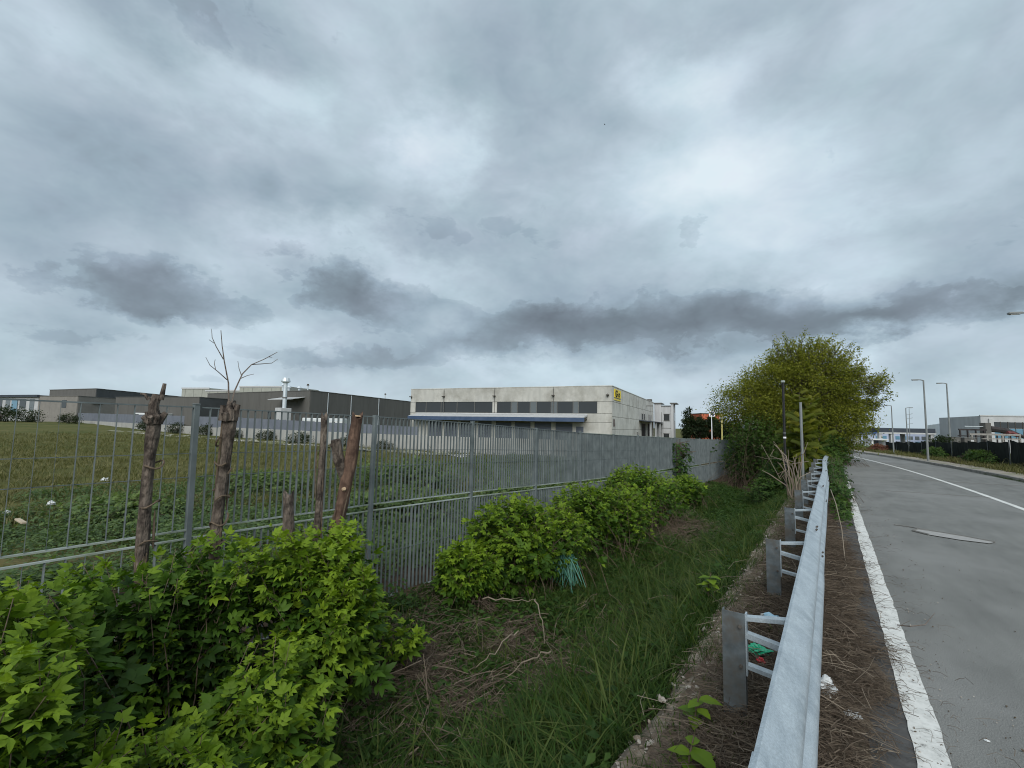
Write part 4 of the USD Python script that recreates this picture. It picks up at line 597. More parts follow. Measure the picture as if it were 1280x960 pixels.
for x in (-1.6, -.6, .5, 1.6):
    obj('leg', MB().box(x, x + .14, 0, .14, -1, 2.05, MF).mesh, 'machine_black', mc)
obj('beam', MB().box(-1.7, 2.0, 0, .14, 2.05, 2.25, MF).mesh, 'machine_black', mc); obj('beam', MB().box(-1.7, 2.0, .15, .29, 1.25, 1.38, MF).mesh, 'machine_black', mc); obj('beam', MB().box(-.6, 2.4, .3, .4, 2.55, 2.65, MF).mesh, 'steel_duct', mc)
for x in (3.4, 4.3, 5.2): obj('leg', MB().box(x, x + .12, .1, .22, -1, 1.6, MF).mesh, 'machine_black', mc)
bs = thing('pale_barrier_frame', 'pale horizontal metal frame below the red conveyor machine', 'frame', (18, 85.5, -.7))
BF = frame([16.2, 84.1, 0], [.826, .564, 0], [-.564, .826, 0])
obj('beam', MB().box(-1.6, 5.0, 0, .2, 1.45, 1.68, BF).mesh, 'concrete_kerb', bs); obj('beam', MB().box(0, 5.0, .02, .18, .95, 1.07, BF).mesh, 'concrete_kerb', bs)
for x in (-1.4, .6, 2.6, 4.8): obj('leg', MB().box(x, x + .2, .02, .2, -1, 1.44, BF).mesh, 'concrete_kerb', bs)
for k, (x, y, w, lab) in enumerate([(10.7, 68.2, 1.05, 'grey site cabin behind the black screen, left of the pair'), (11.9, 69.0, 1.3, 'grey site cabin with pale door behind the black screen')]):
    t_ = thing('site_cabin', lab, 'cabin', (x, y, -.9)); fr = frame([x, y, 0], [.826, .564, 0], [-.564, .826, 0])
    obj('body', MB().cham(0, w, 0, 1.6, -1, 1.17 - .05 * k, .03, fr).mesh, 'grey_cladding', t_); obj('roof', MB().box(-.05, w + .05, -.05, 1.65, 1.175, 1.23, fr).mesh, 'joint_dark', t_); obj('door', MB().box(w * .5, w * .75, -.03, -.003, -.8, .95, fr).mesh, 'pale_trim' if k else 'joint_dark', t_)
# distant two-storey block
dbk = thing('distant_block', 'pale lilac two-storey office block far down the road with blue band', 'building', (2, 135, -2))
DF = frame([0.5, 134.5, 0], [.826, .564, 0], [-.564, .826, 0])
dw = obj('wall', MB().box(0, 24, 0, 12, -2.6, 1.55, DF).mesh, 'lilac_white', dbk)
obj('roof_band', MB().box(-.3, 10.2, -.4, .0 - .003, 1.3, 2.25, DF).mesh, 'blue_band', dw); obj('roof_band', MB().box(10.2, 24.3, -.3, -.003, 1.56, 2.2, DF).mesh, 'pale_trim', dw)
for r_ in range(2):
    for k in range(15):
        if rng.random() < .12: continue
        obj('window', MB().box(.8 + k * 1.55, 1.8 + k * 1.55, -.06, -.004, -.05 + r_ * -1.25, .75 + r_ * -1.25, DF).mesh, ('dark_glass', 'blue_glass', 'mid_glass')[int(rng.integers(3))], dbk)
cp = thing('forecourt_canopy', 'flat dark-roofed canopy on white columns at the road bend', 'canopy', (9, 102, -1.6))
CF = frame([6.9, 102.0, 0], [.826, .564, 0], [-.564, .826, 0])
rf = obj('roof', MB().cham(0, 9.8, 0, 7, 1.55, 2.35, .05, CF).mesh, 'roof_dark', cp); obj('trim', MB().box(-.02, 9.82, -.05, -.004, 1.35, 1.6, CF).mesh, 'pale_trim', rf)
for x, y in ((.1, .1), (.1, 6), (9.0, .1), (9.0, 6), (2.1, .1)): obj('column', MB().box(x, x + .55, y, y + .5, -2.3, 1.545, CF).mesh, 'white_render', cp)
wp = thing('white_gate_pillar', 'single broad white pillar left of the dark-roofed canopy', 'pillar', (3.6, 100.2, -1.8))
obj('body', MB().cham(3.2, 4.1, 99.8, 100.4, -2.2, 1.3, .05).mesh, 'white_render', wp); obj('cap', MB().box(3.1, 4.2, 99.7, 100.5, 1.303, 1.45).mesh, 'pale_trim', wp)
kb = thing('roadside_kiosk', 'small white kiosk with dark opening beneath the distant canopy', 'kiosk', (5.8, 89.3, -1.6)); KF = frame([5.1, 88.8, 0], [.826, .564, 0], [-.564, .826, 0])
for a in (0, 2.1): obj('side_wall', MB().box(a, a + .25, 0, 1.5, -1.8, .4, KF).mesh, 'white_plastic', kb)
obj('roof', MB().box(-.1, 2.45, -.1, 1.6, .403, .6, KF).mesh, 'white_plastic', kb); obj('counter', MB().box(.255, 2.095, .02, 1.4, -1.8, -.75, KF).mesh, 'white_plastic', kb); obj('back_wall', MB().box(.255, 2.095, 1.41, 1.5, -.745, .4, KF).mesh, 'door_grey', kb)
for k, (x, y, w, mt, lab) in enumerate([(2.6, 92.8, 1.9, 'white_plastic', 'small white car parked left of the kiosk far ahead'), (4.0, 84, 1.9, 'white_plastic', 'white car low behind the red-leaved shrub by the bend')]):
    t_ = thing('parked_car', lab, 'car', (x, y, -1.5)); fr = frame([x, y, 0], [.826, .564, 0], [-.564, .826, 0])
    bd = MB(); cs = np.array([(0, -1.25), (.02, -.85), (.35, -.8), (.6, -.45), (1.5, -.45), (1.85, -.8), (2.2, -.85), (2.25, -1.25)]) * [1.0, 1.0]
    poly = trimesh.creation.extrude_polygon(__import__('shapely').Polygon(cs), 1.0, engine='earcut'); v = np.array(poly.vertices)[:, [0, 2, 1]]; v[:, 2] += .1
    obj('body', (fr(v), np.array(poly.faces)[:, ::-1]), mt, t_)
    obj('window', MB().box(.66, 1.45, -.02, -.004, -.68, -.40, fr).mesh, 'dark_glass', t_)
    for wx in (.45, 1.8): obj('wheel', MB().cyl(fr(np.array([[wx, -.03, -1.2]]))[0], fr(np.array([[wx, .15, -1.2]]))[0], .2, k=10).mesh, 'machine_black', t_)
# black screen fence along the far verge
sf = thing('screen_fence', 'black shade-cloth fence along the far verge of the road', 'fence', (7, 30, .1))
yy = np.arange(17, 48, 2.0)
for y0, y1 in zip(yy[:-1], yy[1:]):
    a = np.array([curb_x(y0) + 2.5, y0]); b = np.array([curb_x(y1) + 2.5, y1]); e = (b - a) / np.linalg.norm(b - a); L = np.linalg.norm(b - a); fr = frame([*a, 0], [*e, 0], [e[1], -e[0], 0])
    t = np.linspace(0, 1, 9); zt = 1.38 - .028 * max(0, y0 - 27) - .05 * np.sin(t * math.pi) + rng.normal(0, .012, 9)
    v = np.vstack([fr(np.stack([.03 + t * (L - .06), .03 * np.sin(t * 9 + y0), np.full(9, .05)], 1)), fr(np.stack([.03 + t * (L - .06), .05 * np.sin(t * 7 + y0 * 2), zt], 1)), fr(np.stack([.03 + t * (L - .06), .02 + .05 * np.sin(t * 7 + y0 * 2), zt], 1)), fr(np.stack([.03 + t * (L - .06), .02 + .03 * np.sin(t * 9 + y0), np.full(9, .05)], 1))])
    i = np.arange(8); obj('cloth_panel', (v, np.vstack([np.stack([i + r * 9, i + 1 + r * 9, i + 10 + r * 9, i + 9 + r * 9], 1) for r in range(3)])), 'shade_cloth', sf)
    obj('post', MB().cyl([*a, .0], [*a, 1.46 - .028 * max(0, y0 - 27)], .025).mesh, 'post_steel', sf)
# street lamps
def lamp(base, h, arm, r, label, name='street_lamp', twin=False):
    t_ = thing(name, label, 'street lamp', base, 'street lamps along the road'); b = np.array(base, float)
    k = h / 9.0
    obj('pole', MB().tube([b + [0, 0, -.3], b + [0, 0, h * .35], b + [0, 0, h]], [r, r * .85, r * .6], 8).mesh, 'lamp_pole_paint', t_)
    d = np.array([*arm, 0.0])
    a_ = obj('arm', MB().tube([b + [0, 0, h - .02], b + d * .5 + [0, 0, h + .05 * k], b + d + [0, 0, h + .06 * k]], r * .5, 6).mesh, 'lamp_pole_paint', t_)
    u = d / np.linalg.norm(d); fr = frame(b + d * .85 + [0, 0, h + .06 * k], u, [-u[1], u[0], 0])
    obj('lamp_head', MB().cham(0, .62 * k, -.13 * k, .13 * k, -.06 * k, .06 * k, .03 * k, fr).mesh, 'lamp_pole_paint', t_); obj('lens', MB().box(.08 * k, .54 * k, -.1 * k, .1 * k, -.085 * k, -.062 * k, fr).mesh, 'pale_trim', t_)
lamp((4.23, 33.0, .1), 4.33, (-.24, -.05), .055, 'street lamp standing at the kerb before the dark-roofed canopy')
lamp((3.55, 41.4, .1), 3.35, (-.22, -.05), .045, 'street lamp nearest the tree crown on its right side')
lamp((12.76, 81.9, -.6), 8.7, (-.5, -.1), .12, 'tall pale lamp post leaning over the grey site cabins')
lamp((8.2, 78.8, -1.4), 6.2, (.4, .15), .08, 'slender lamp post beside a bare twiggy mast above the canopy')
lamp((3.8, 75.8, -1.4), 4.35, (-.3, -.05), .045, 'thin dark lamp post just right of the tree foliage')
lamp((7.35, 27.4, .1), 6.45, (-.80, -.2), .07, 'lamp head poking in at the right picture edge')
ms = thing('radio_mast', 'thin bare mast next to the slender lamp post', 'mast', (9.6, 90, -1.4))
obj('pole', MB().tube([[9.6, 90, -1.5], [9.75, 90, 5.2]], [.06, .03], 6).mesh, 'lamp_pole_paint', ms)
for z in (2.8, 3.6, 4.2): obj('antenna', MB().tube([[9.3, 90, z], [10.1, 90, z + .2]], .025, 5).mesh, 'lamp_pole_paint', ms)
# things behind the fence by the tree
sp = thing('number_sign', 'white square sign with navy number four on a thin pole', 'sign', (-14.8, 75.1, -1.1))
SFm = frame([-15.05, 74.75, 0], [.826, .564, 0], [-.564, .826, 0])
obj('board', MB().cham(0, .92, 0, .06, 3.45, 4.3, .02, SFm).mesh, 'sign_white', sp); obj('pole', MB().cyl([-14.75, 75.02, -1.3], [-14.75, 75.02, 3.46], .06).mesh, 'sign_white', sp)
m4 = MB().box(.53, .68, -.02, -.003, 3.56, 4.2, SFm).box(.2, .527, -.02, -.003, 3.72, 3.84, SFm).box(.683, .78, -.02, -.003, 3.72, 3.84, SFm).hexa(SFm(np.array([[.2, -.02, 3.843], [.34, -.02, 3.843], [.34, -.003, 3.843], [.2, -.003, 3.843], [.40, -.02, 4.2], [.527, -.02, 4.2], [.527, -.003, 4.2], [.40, -.003, 4.2]]))); obj('number', m4.mesh, 'sign_navy', sp)
yp = thing('yellow_pole', 'thin yellow post with small head behind the fence near the sign', 'pole', (-9.66, 54.2, -1.1))
obj('pole', MB().cyl([-9.66, 54.2, -1.2], [-9.62, 54.2, 3.1], .07).mesh, 'yellow_pole', yp); obj('head', MB().cham(-9.85, -9.45, 54.05, 54.35, 2.9, 3.25, .04).mesh, 'yellow_pole', yp)
ob = thing('orange_building', 'orange-red brick block showing above the trees behind the sign', 'building', (-25, 128, -1.1))
OF = frame([-27.3, 126.9, 0], [.826, .564, 0], [-.564, .826, 0]); o_ = obj('wall', MB().box(0, 4.6, 0, 8, -1.3, 5.5, OF).mesh, 'brick_orange', ob); obj('coping', MB().box(-.1, 4.7, -.1, 8.1, 5.503, 5.7, OF).mesh, 'joint_dark', o_)
for a in (.7, 2.8): obj('window', MB().box(a, a + 1.1, -.05, -.004, 2.6, 4.0, OF).mesh, 'dark_glass', ob)
bp = thing('black_pole', 'slim black post with pale cap rising before the tree', 'pole', (-1.2, 17.0, -.5))
obj('pole', MB().tube([[-1.2, 16.9, -.8], [-1.2, 17.1, 3.12]], .036, 8).mesh, 'black_paint', bp); obj('cap', MB().cham(-1.255, -1.145, 17.05, 17.16, 3.123, 3.19, .012).mesh, 'fence_rail', bp)
for z in (1.35, 1.5): obj('band', MB().tube([[-1.2, 17.01, z], [-1.2, 17.01, z + .05]], .045, 8).mesh, 'sign_white' if z < 1.4 else 'post_steel', bp)
gp2 = thing('grey_pole', 'shorter grey steel post standing among dry reeds by the guardrail', 'pole', (-.78, 17.9, -.1))
obj('pole', MB().tube([[-.78, 17.9, -.4], [-.78, 17.95, 2.5]], .040, 8).mesh, 'lamp_pole_paint', gp2); obj('cap', MB().tube([[-.78, 17.95, 2.5], [-.78, 17.95, 2.53]], .045, 8).mesh, 'lamp_pole_paint', gp2)

# ------------------------------------------------------------------ foliage tools
def norm(a): return a / np.maximum(np.linalg.norm(a, axis=-1, keepdims=True), 1e-9)
def place(tv, tf, pos, d, up, sc):
    """copies of the leaf (tv, tf): its x axis along d, its z axis near up"""
    d = norm(d); y = norm(np.cross(up, d)); z = np.cross(d, y)
    R = np.stack([d, y, z], 2) * np.asarray(sc)[:, None, None]
    v = np.einsum('nij,kj->nki', R, tv) + pos[:, None]
    f = tf[None] + (np.arange(len(pos)) * len(tv))[:, None, None]
    return v.reshape(-1, 3), f.reshape(-1, 3)
def leaflet(o, ang, L, W, fold=.12, droop=.25, fine=True, z0=0.0):
    if fine: xs, hw = [0, .14, .34, .44, .62, .74, 1], [0, .30, .46, .50, .34, .30, 0]
    else: xs, hw = [0, .40, 1], [0, .5, 0]
    n = len(xs); c, s = math.cos(ang), math.sin(ang); P = []
    for side in (0, 1, -1):
        for x, h in zip(xs, hw):
            if side and h == 0: continue
            px, py = x * L, side * h * W
            P.append([o[0] + c * px - s * py, o[1] + s * px + c * py, z0 + (fold * abs(side) * h * W * 1.2) - droop * L * x * x])
    m = n - 2; F = []
    for base, fl in ((n, False), (n + m, True)):
        e = [0] + [base + i for i in range(m)] + [n - 1]; q = list(range(n))
        for i in range(n - 1):
            for t in ((q[i], q[i + 1], e[i + 1]), (q[i], e[i + 1], e[i])):
                if len(set(t)) == 3: F.append(t[::-1] if fl else t)
    return np.array(P), np.array(F)
def joinp(ps):
    v, f, n = [], [], 0
    for a, b in ps: v.append(a); f.append(b + n); n += len(a)
    return np.vstack(v), np.vstack(f)
def compound(k=3, fine=True):
    ps = [leaflet((.42, 0), 0, .62, .33, fine=fine, z0=-.02, droop=.35)]
    for sg in (1, -1):
        ps.append(leaflet((.36, 0), sg * .95, .52, .28, fine=fine, droop=.4))
        if k == 5: ps.append(leaflet((.16, 0), sg * 1.15, .44, .25, fine=fine, droop=.4))
    ps.append((np.array([[0, -.008, 0], [0, .008, 0], [.44, .006, -.01], [.44, -.006, -.01]]), np.array([[0, 2, 1], [0, 3, 2]])))
    return joinp(ps)
LEAF_FINE = [compound(3), compound(5)]
LEAF_COARSE = [compound(3, False), compound(5, False)]
SIMPLE = leaflet((0, 0), 0, 1.0, .55, fine=False)
OVATE = leaflet((0, 0), 0, 1.0, .75, fine=True)
def shrub(name, label, base, lobes, nshoot, leaf, seed, lods=LEAF_FINE, mat='shrub_leaf', cat='shrub', group=None, parts=0, spread=.35, per=14, young=.0, tipup=.35, hide_inner=.25):
    R = np.random.default_rng(seed); base = np.asarray(base, float)
    t_ = thing(name, label, cat, base, group)
    w = np.array([l[1][0] * l[1][1] * l[1][2] for l in lobes]) ** .67; w /= w.sum()
    P, D, U, S, T, stems = [], [], [], [], [], MB()
    for s in range(nshoot):
        c, r = (np.array(q, float) for q in lobes[R.choice(len(lobes), p=w)][:2])
        q = norm(R.normal(size=3) + [0, 0, .35]); rad = (1 - hide_inner * R.random() ** 1.6) * (.93 + .14 * R.random())
        tip = c + r * q * rad
        b0 = base + [R.normal() * spread, R.normal() * spread, 0]; b0[2] = float(gz(b0[0], b0[1])) - .05
        mid = (b0 + tip) / 2 + np.array([0, 0, .25 * abs(tip[2] - b0[2])]) + R.normal(0, .05, 3)
        t = np.linspace(0, 1, 7)[:, None]; path = (1 - t) ** 2 * b0 + 2 * t * (1 - t) * mid + t * t * tip
        path[-1] += np.array([0, 0, tipup * .12])
        if s % 2 == 0: stems.tube(path + np.vstack([np.zeros((1, 3)), R.normal(0, .012, (5, 3)), np.zeros((1, 3))]), np.linspace(.006, .002, 7), 4, cap=False)
        tt = np.linspace(.52, 1.0, per // 2)
        az0 = R.random() * 6.28
        out = norm(q * [1, 1, .6] + [0, 0, .1])
        for j, u in enumerate(tt):
            pos = (1 - u) ** 2 * b0 + 2 * u * (1 - u) * mid + u * u * tip
            ax = norm(2 * (1 - u) * (mid - b0) + 2 * u * (tip - mid))
            sd = norm(np.cross(ax, [.3 * math.cos(az0), .3 * math.sin(az0), 1.0]))
            sd2 = norm(np.cross(ax, sd)); a = az0 * .3 + j * 1.57
            for sg in (1, -1):
                dd = sg * (math.cos(a) * sd + math.sin(a) * sd2 * .6) + ax * (.35 + .5 * u) + out * .5 + np.array([0, 0, -.25]) + R.normal(0, .22, 3)
                P.append(pos + R.normal(0, .02, 3)); D.append(dd); U.append(np.array([0, 0, 1.0]) + out * .5 + R.normal(0, .3, 3))
                S.append(leaf * (1.15 - .5 * max(0, u - .7) / .3) * (.55 + .8 * R.random()))
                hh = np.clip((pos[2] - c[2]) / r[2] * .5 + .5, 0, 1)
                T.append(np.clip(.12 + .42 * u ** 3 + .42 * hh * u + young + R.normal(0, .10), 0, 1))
    P, D, U, S, T = (np.array(q) for q in (P, D, U, S, T)); odd = R.random(len(T)) < .06; T[odd] = np.where(R.random(odd.sum()) < .5, 1.0, 0.02); S = S * np.where(R.random(len(S)) < .2, .6, 1.0)
    kind = R.integers(0, len(lods), len(P))
    dist = np.linalg.norm(P - EYE, axis=1); near = np.zeros(len(P), bool)
    if parts:
        score = S / dist * np.clip(.4 + T, 0, 1.2); near[np.argsort(-score)[:parts]] = True
    for i in np.nonzero(near)[0]:
        tv, tf = lods[kind[i]]; v, f = place(tv, tf, P[i:i + 1], D[i:i + 1], U[i:i + 1], S[i:i + 1])
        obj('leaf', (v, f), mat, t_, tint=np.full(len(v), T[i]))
    ps, tin = [], []
    for k_, (tv, tf) in enumerate(lods):
        m_ = (kind == k_) & ~near
        if not m_.any(): continue
        ps.append(place(tv, tf, P[m_], D[m_], U[m_], S[m_])); tin.append(np.repeat(T[m_], len(tv)))
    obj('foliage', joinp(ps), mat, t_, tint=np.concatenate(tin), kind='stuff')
    obj('stems', stems.mesh, 'vine_stem', t_)
    return t_

# ------------------------------------------------------------------ box-elder shrubs on the bank
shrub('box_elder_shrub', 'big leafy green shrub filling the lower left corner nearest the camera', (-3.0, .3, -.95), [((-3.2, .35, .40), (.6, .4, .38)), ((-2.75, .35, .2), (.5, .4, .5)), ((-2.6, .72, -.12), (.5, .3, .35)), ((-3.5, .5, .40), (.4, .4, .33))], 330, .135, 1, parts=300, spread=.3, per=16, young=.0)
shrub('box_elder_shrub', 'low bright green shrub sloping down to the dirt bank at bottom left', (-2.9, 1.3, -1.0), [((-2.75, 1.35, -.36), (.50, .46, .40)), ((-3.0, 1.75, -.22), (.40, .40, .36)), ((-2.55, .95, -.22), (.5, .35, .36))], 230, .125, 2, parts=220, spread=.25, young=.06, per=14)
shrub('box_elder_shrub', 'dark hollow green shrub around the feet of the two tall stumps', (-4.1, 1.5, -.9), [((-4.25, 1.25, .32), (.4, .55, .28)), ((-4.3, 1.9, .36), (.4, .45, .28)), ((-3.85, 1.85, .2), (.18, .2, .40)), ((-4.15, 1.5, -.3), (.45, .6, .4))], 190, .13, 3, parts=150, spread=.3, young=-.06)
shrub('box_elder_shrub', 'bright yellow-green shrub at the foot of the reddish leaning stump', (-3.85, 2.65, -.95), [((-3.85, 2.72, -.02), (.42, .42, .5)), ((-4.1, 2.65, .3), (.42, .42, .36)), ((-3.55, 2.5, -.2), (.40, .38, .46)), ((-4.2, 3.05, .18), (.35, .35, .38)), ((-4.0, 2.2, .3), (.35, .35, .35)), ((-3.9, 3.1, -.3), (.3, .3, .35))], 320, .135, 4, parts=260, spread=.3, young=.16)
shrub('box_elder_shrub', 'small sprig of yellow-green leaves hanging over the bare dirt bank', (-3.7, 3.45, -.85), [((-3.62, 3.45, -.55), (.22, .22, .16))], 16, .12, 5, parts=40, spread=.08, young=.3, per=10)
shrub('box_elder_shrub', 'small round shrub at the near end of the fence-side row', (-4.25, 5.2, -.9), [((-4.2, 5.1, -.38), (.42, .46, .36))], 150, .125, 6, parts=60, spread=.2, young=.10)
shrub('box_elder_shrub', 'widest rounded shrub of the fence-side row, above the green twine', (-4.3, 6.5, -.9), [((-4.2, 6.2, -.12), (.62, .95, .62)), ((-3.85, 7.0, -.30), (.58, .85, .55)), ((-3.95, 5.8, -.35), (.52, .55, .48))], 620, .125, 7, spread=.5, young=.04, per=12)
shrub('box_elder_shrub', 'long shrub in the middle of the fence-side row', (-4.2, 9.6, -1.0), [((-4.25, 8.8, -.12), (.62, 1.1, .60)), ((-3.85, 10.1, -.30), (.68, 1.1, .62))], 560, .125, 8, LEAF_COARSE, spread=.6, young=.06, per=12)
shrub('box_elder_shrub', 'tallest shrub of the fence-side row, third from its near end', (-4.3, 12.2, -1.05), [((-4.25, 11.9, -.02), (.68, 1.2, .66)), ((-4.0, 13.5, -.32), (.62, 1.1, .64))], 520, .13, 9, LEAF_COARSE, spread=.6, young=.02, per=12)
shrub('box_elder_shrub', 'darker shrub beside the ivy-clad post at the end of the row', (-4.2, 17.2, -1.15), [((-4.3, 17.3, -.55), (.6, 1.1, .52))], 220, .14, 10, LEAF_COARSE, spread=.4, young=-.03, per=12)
# brambles heaped in the field behind the fence
for k, (x, y, rx, ry, rz, lab) in enumerate([(-13.4, 12.6, 2.2, 2.0, 1.35, 'rounded bramble mound behind the fence left of the warehouse'), (-9.4, 8.6, 1.6, 1.6, .75, 'low bramble heap just behind the bright fence post'), (-8.2, 12.8, 1.5, 2.4, .8, 'bramble bank behind the fence below the blue canopy'), (-17.0, 9.0, 2.2, 1.6, .7, 'bright green bramble clump behind the thin stump'), (-15.5, 4.6, 2.0, 1.4, .6, 'yellow-green weedy clump between the two tall stumps')]):
    shrub('bramble_mound', lab, (x, y, float(gz(x, y))), [((x, y, float(gz(x, y)) + rz * .35), (rx, ry, rz * .7))], 420, .17, 30 + k, LEAF_COARSE, 'herb_leaf', 'bramble', spread=rx * .5, young=-.05 + .12 * (k > 2), per=12)

# ------------------------------------------------------------------ stumps
def stump(label, base, top, r0, r1, seed, mat, collar=None, wide=.10, cut=True):
    R = np.random.default_rng(seed); b, t_ = np.array(base, float), np.array(top, float); n, k = 64, 26
    th = thing('tree_stump', label, 'stump', b); v = []
    for i in range(n):
        u = i / (n - 1); c = b + (t_ - b) * u + np.array([.018 * math.sin(u * 5 + seed), .018 * math.cos(u * 4 + seed), 0]); r = r0 + (r1 - r0) * u
        r *= 1 + .35 * math.exp(-((u - .32) / .10) ** 2) * (.6 + .4 * math.sin(seed)) + .6 * math.exp(-(u / .10) ** 2)
        if collar: r *= 1 + collar * math.exp(-((u - .93) / .06) ** 2)
        a = np.arange(k) / k * 2 * math.pi
        rr = r * (1 + .30 * (meshkit.fbm(np.stack([np.cos(a) * 1.6 + seed, np.sin(a) * 1.6, np.full(k, u * 5)], 1), 3, seed) - .5) * 2 + .22 * (meshkit.fbm(np.stack([np.cos(a) * 4, np.sin(a) * 4, np.full(k, u * 9)], 1), 3, seed) - .5))
        v.append(c + np.stack([rr * np.cos(a), rr * np.sin(a), R.normal(0, .004, k) + (.05 * np.cos(a * 2 + seed) if i == n - 1 else 0)], 1))
    v = np.vstack(v + [t_[None] - [0, 0, .012]]); f = np.array([[i * k + j, i * k + (j + 1) % k, (i + 1) * k + (j + 1) % k, (i + 1) * k + j] for i in range(n - 1) for j in range(k)])
    f = np.vstack([f[:, [0, 1, 2]], f[:, [0, 2, 3]], [[(n - 1) * k + j, (n - 1) * k + (j + 1) % k, n * k] for j in range(k)]])
    obj('trunk', (v, f), mat, th, smooth=50)
    # loose bark strips and climbing stems
    m_ = MB()
    for j in range(int(10 * wide / .1)):
        u0 = R.random() * .7; a = R.random() * 6.28; pts = []
        for u in np.linspace(u0, min(1, u0 + .12 + .2 * R.random()), 5):
            c = b + (t_ - b) * u; r = (r0 + (r1 - r0) * u) * (1.12 + .12 * R.random()); a += R.normal(0, .15); pts.append(c + [r * math.cos(a), r * math.sin(a), 0])
        m_.tube(pts, [.006, .010, .010, .008, .004], 5)
    obj('bark_strips', m_.mesh, 'vine_stem', th)
    return th
FXs = -4.68
s1 = stump('straight grey stump with jagged top and a dark collar of old cuts', (-4.70, 1.57, -.8), (-4.68, 1.53, 1.66), .054, .036, 1, 'bark_grey', collar=.35)
m_ = MB()
for k in range(9):
    a = k * .7; m_.tube([[-4.68 + .035 * math.cos(a), 1.53 + .035 * math.sin(a), 1.57], [-4.68 + (.068 + .022 * math.sin(k * 1.9)) * math.cos(a), 1.53 + (.068 + .022 * math.sin(k * 1.9)) * math.sin(a), 1.63 + .03 * math.sin(k * 2.3)]], [.032, .020], 6)
obj('cut_branch_stubs', m_.mesh, 'bark_grey', s1)
obj('spike', MB().tube([[-4.68, 1.53, 1.55], [-4.68, 1.52, 1.72], [-4.685, 1.54, 1.80]], [.040, .038, .034], 9).tube([[-4.66, 1.56, 1.76], [-4.655, 1.575, 1.90]], [.022, .014], 6).tube([[-4.70, 1.49, 1.76], [-4.705, 1.46, 1.80], [-4.71, 1.43, 1.805]], [.018, .012, .008], 5).mesh, 'bark_grey', s1)
m_ = MB()
for k in range(5):
    zc = -.1 + k * .32; q = np.linspace(0, 5.5, 14); m_.tube(np.stack([-4.69 + .066 * np.cos(q + k), 1.56 + .066 * np.sin(q + k), zc + .06 * q / 5 + .02 * np.sin(q * 2)], 1), .008, 5)
obj('vine', m_.mesh, 'vine_stem', s1)
s2 = stump('gnarled stump with two thin bare twigs sprouting from its top', (-4.72, 2.10, -.8), (-4.70, 2.12, 1.74), .056, .040, 2, 'bark_grey', collar=.35)
m_ = MB()
for k in range(8):
    a = k * .8; m_.tube([[-4.70 + .05 * math.cos(a), 2.12 + .05 * math.sin(a), 1.60], [-4.70 + (.065 + .016 * math.sin(k * 2.1)) * math.cos(a), 2.12 + (.065 + .016 * math.sin(k * 2.1)) * math.sin(a), 1.70 + .05 * math.sin(k * 1.7)]], [.036, .022], 6)
obj('cut_branch_stubs', m_.mesh, 'bark_grey', s2)
def tw(pts, r0, r1): return MB().tube(np.array(pts), np.linspace(r0, r1, len(pts)), 5)
px = lambda y, z: [-4.70, y, z]
t1 = obj('twig', tw([px(2.12, 1.72), px(2.10, 1.95), px(2.05, 2.15), px(2.02, 2.30), px(2.00, 2.44)], .008, .003).mesh, 'twig', s2)
obj('twiglet', MB().tube([px(2.04, 2.17), px(1.97, 2.28), px(1.93, 2.36), px(1.92, 2.44)], [.005, .004, .003, .002], 4).tube([px(2.085, 1.98), px(2.0, 2.05), px(1.93, 2.10), px(1.89, 2.17)], [.005, .004, .003, .002], 4).tube([px(1.98, 2.07), px(1.965, 2.12), px(1.97, 2.16)], [.003, .003, .002], 4).tube([px(1.95, 2.31), px(1.905, 2.335)], [.003, .002], 4).mesh, 'twig', t1)
t2 = obj('twig', tw([px(2.13, 1.70), px(2.16, 1.88), px(2.22, 2.05), px(2.30, 2.15), px(2.42, 2.22), px(2.55, 2.31)], .008, .003).mesh, 'twig', s2)
obj('twiglet', MB().tube([px(2.30, 2.15), px(2.40, 2.17), px(2.50, 2.19), px(2.56, 2.24)], [.004, .004, .003, .002], 4).tube([px(2.20, 2.00), px(2.27, 2.04), px(2.33, 2.06)], [.004, .003, .002], 4).tube([px(2.21, 2.04), px(2.185, 2.10), px(2.17, 2.17)], [.004, .003, .002], 4).tube([px(2.46, 2.25), px(2.50, 2.25)], [.003, .002], 4).mesh, 'twig', t2)
m_ = MB()
for k in range(7):
    q = np.linspace(0, 4 + k % 3, 14); m_.tube(np.stack([-4.71 + .07 * np.cos(q + k * 1.3), 2.11 + .07 * np.sin(q + k * 1.3), -.1 + k * .24 + .10 * q / 5 + .03 * np.sin(q * 2)], 1), .009, 5)
obj('vine', m_.mesh, 'vine_stem', s2)
s3 = stump('slim dark stump standing just left of the reddish leaning stump', (-4.74, 3.16, -.85), (-4.74, 3.13, 1.66), .046, .032, 3, 'bark_grey')
s4 = stump('reddish brown stump leaning to the right with a snapped side limb', (-4.62, 3.06, -.85), (-4.60, 3.50, 1.68), .075, .064, 4, 'bark_red')
obj('side_limb', MB().tube([[-4.62, 3.38, .95], [-4.65, 3.31, 1.18], [-4.66, 3.28, 1.34], [-4.66, 3.265, 1.40]], [.05, .062, .058, .05], 9).tube([[-4.66, 3.28, 1.32], [-4.68, 3.21, 1.34]], [.03, .018], 6).mesh, 'bark_grey', s4)
obj('knot', MB().tube([[-4.54, 3.32, .85], [-4.525, 3.315, .86]], [.026, .020], 8).mesh, 'cut_wood', s4)
obj('cut_face', MB().tube([[-4.60, 3.50, 1.665], [-4.60, 3.502, 1.683]], [.055, .050], 12).mesh, 'cut_wood', s4)
s5 = stump('short cut stump half sunk in leaves below the slim stump', (-4.72, 2.80, -.85), (-4.72, 2.80, .83), .055, .050, 5, 'bark_grey', wide=.05)

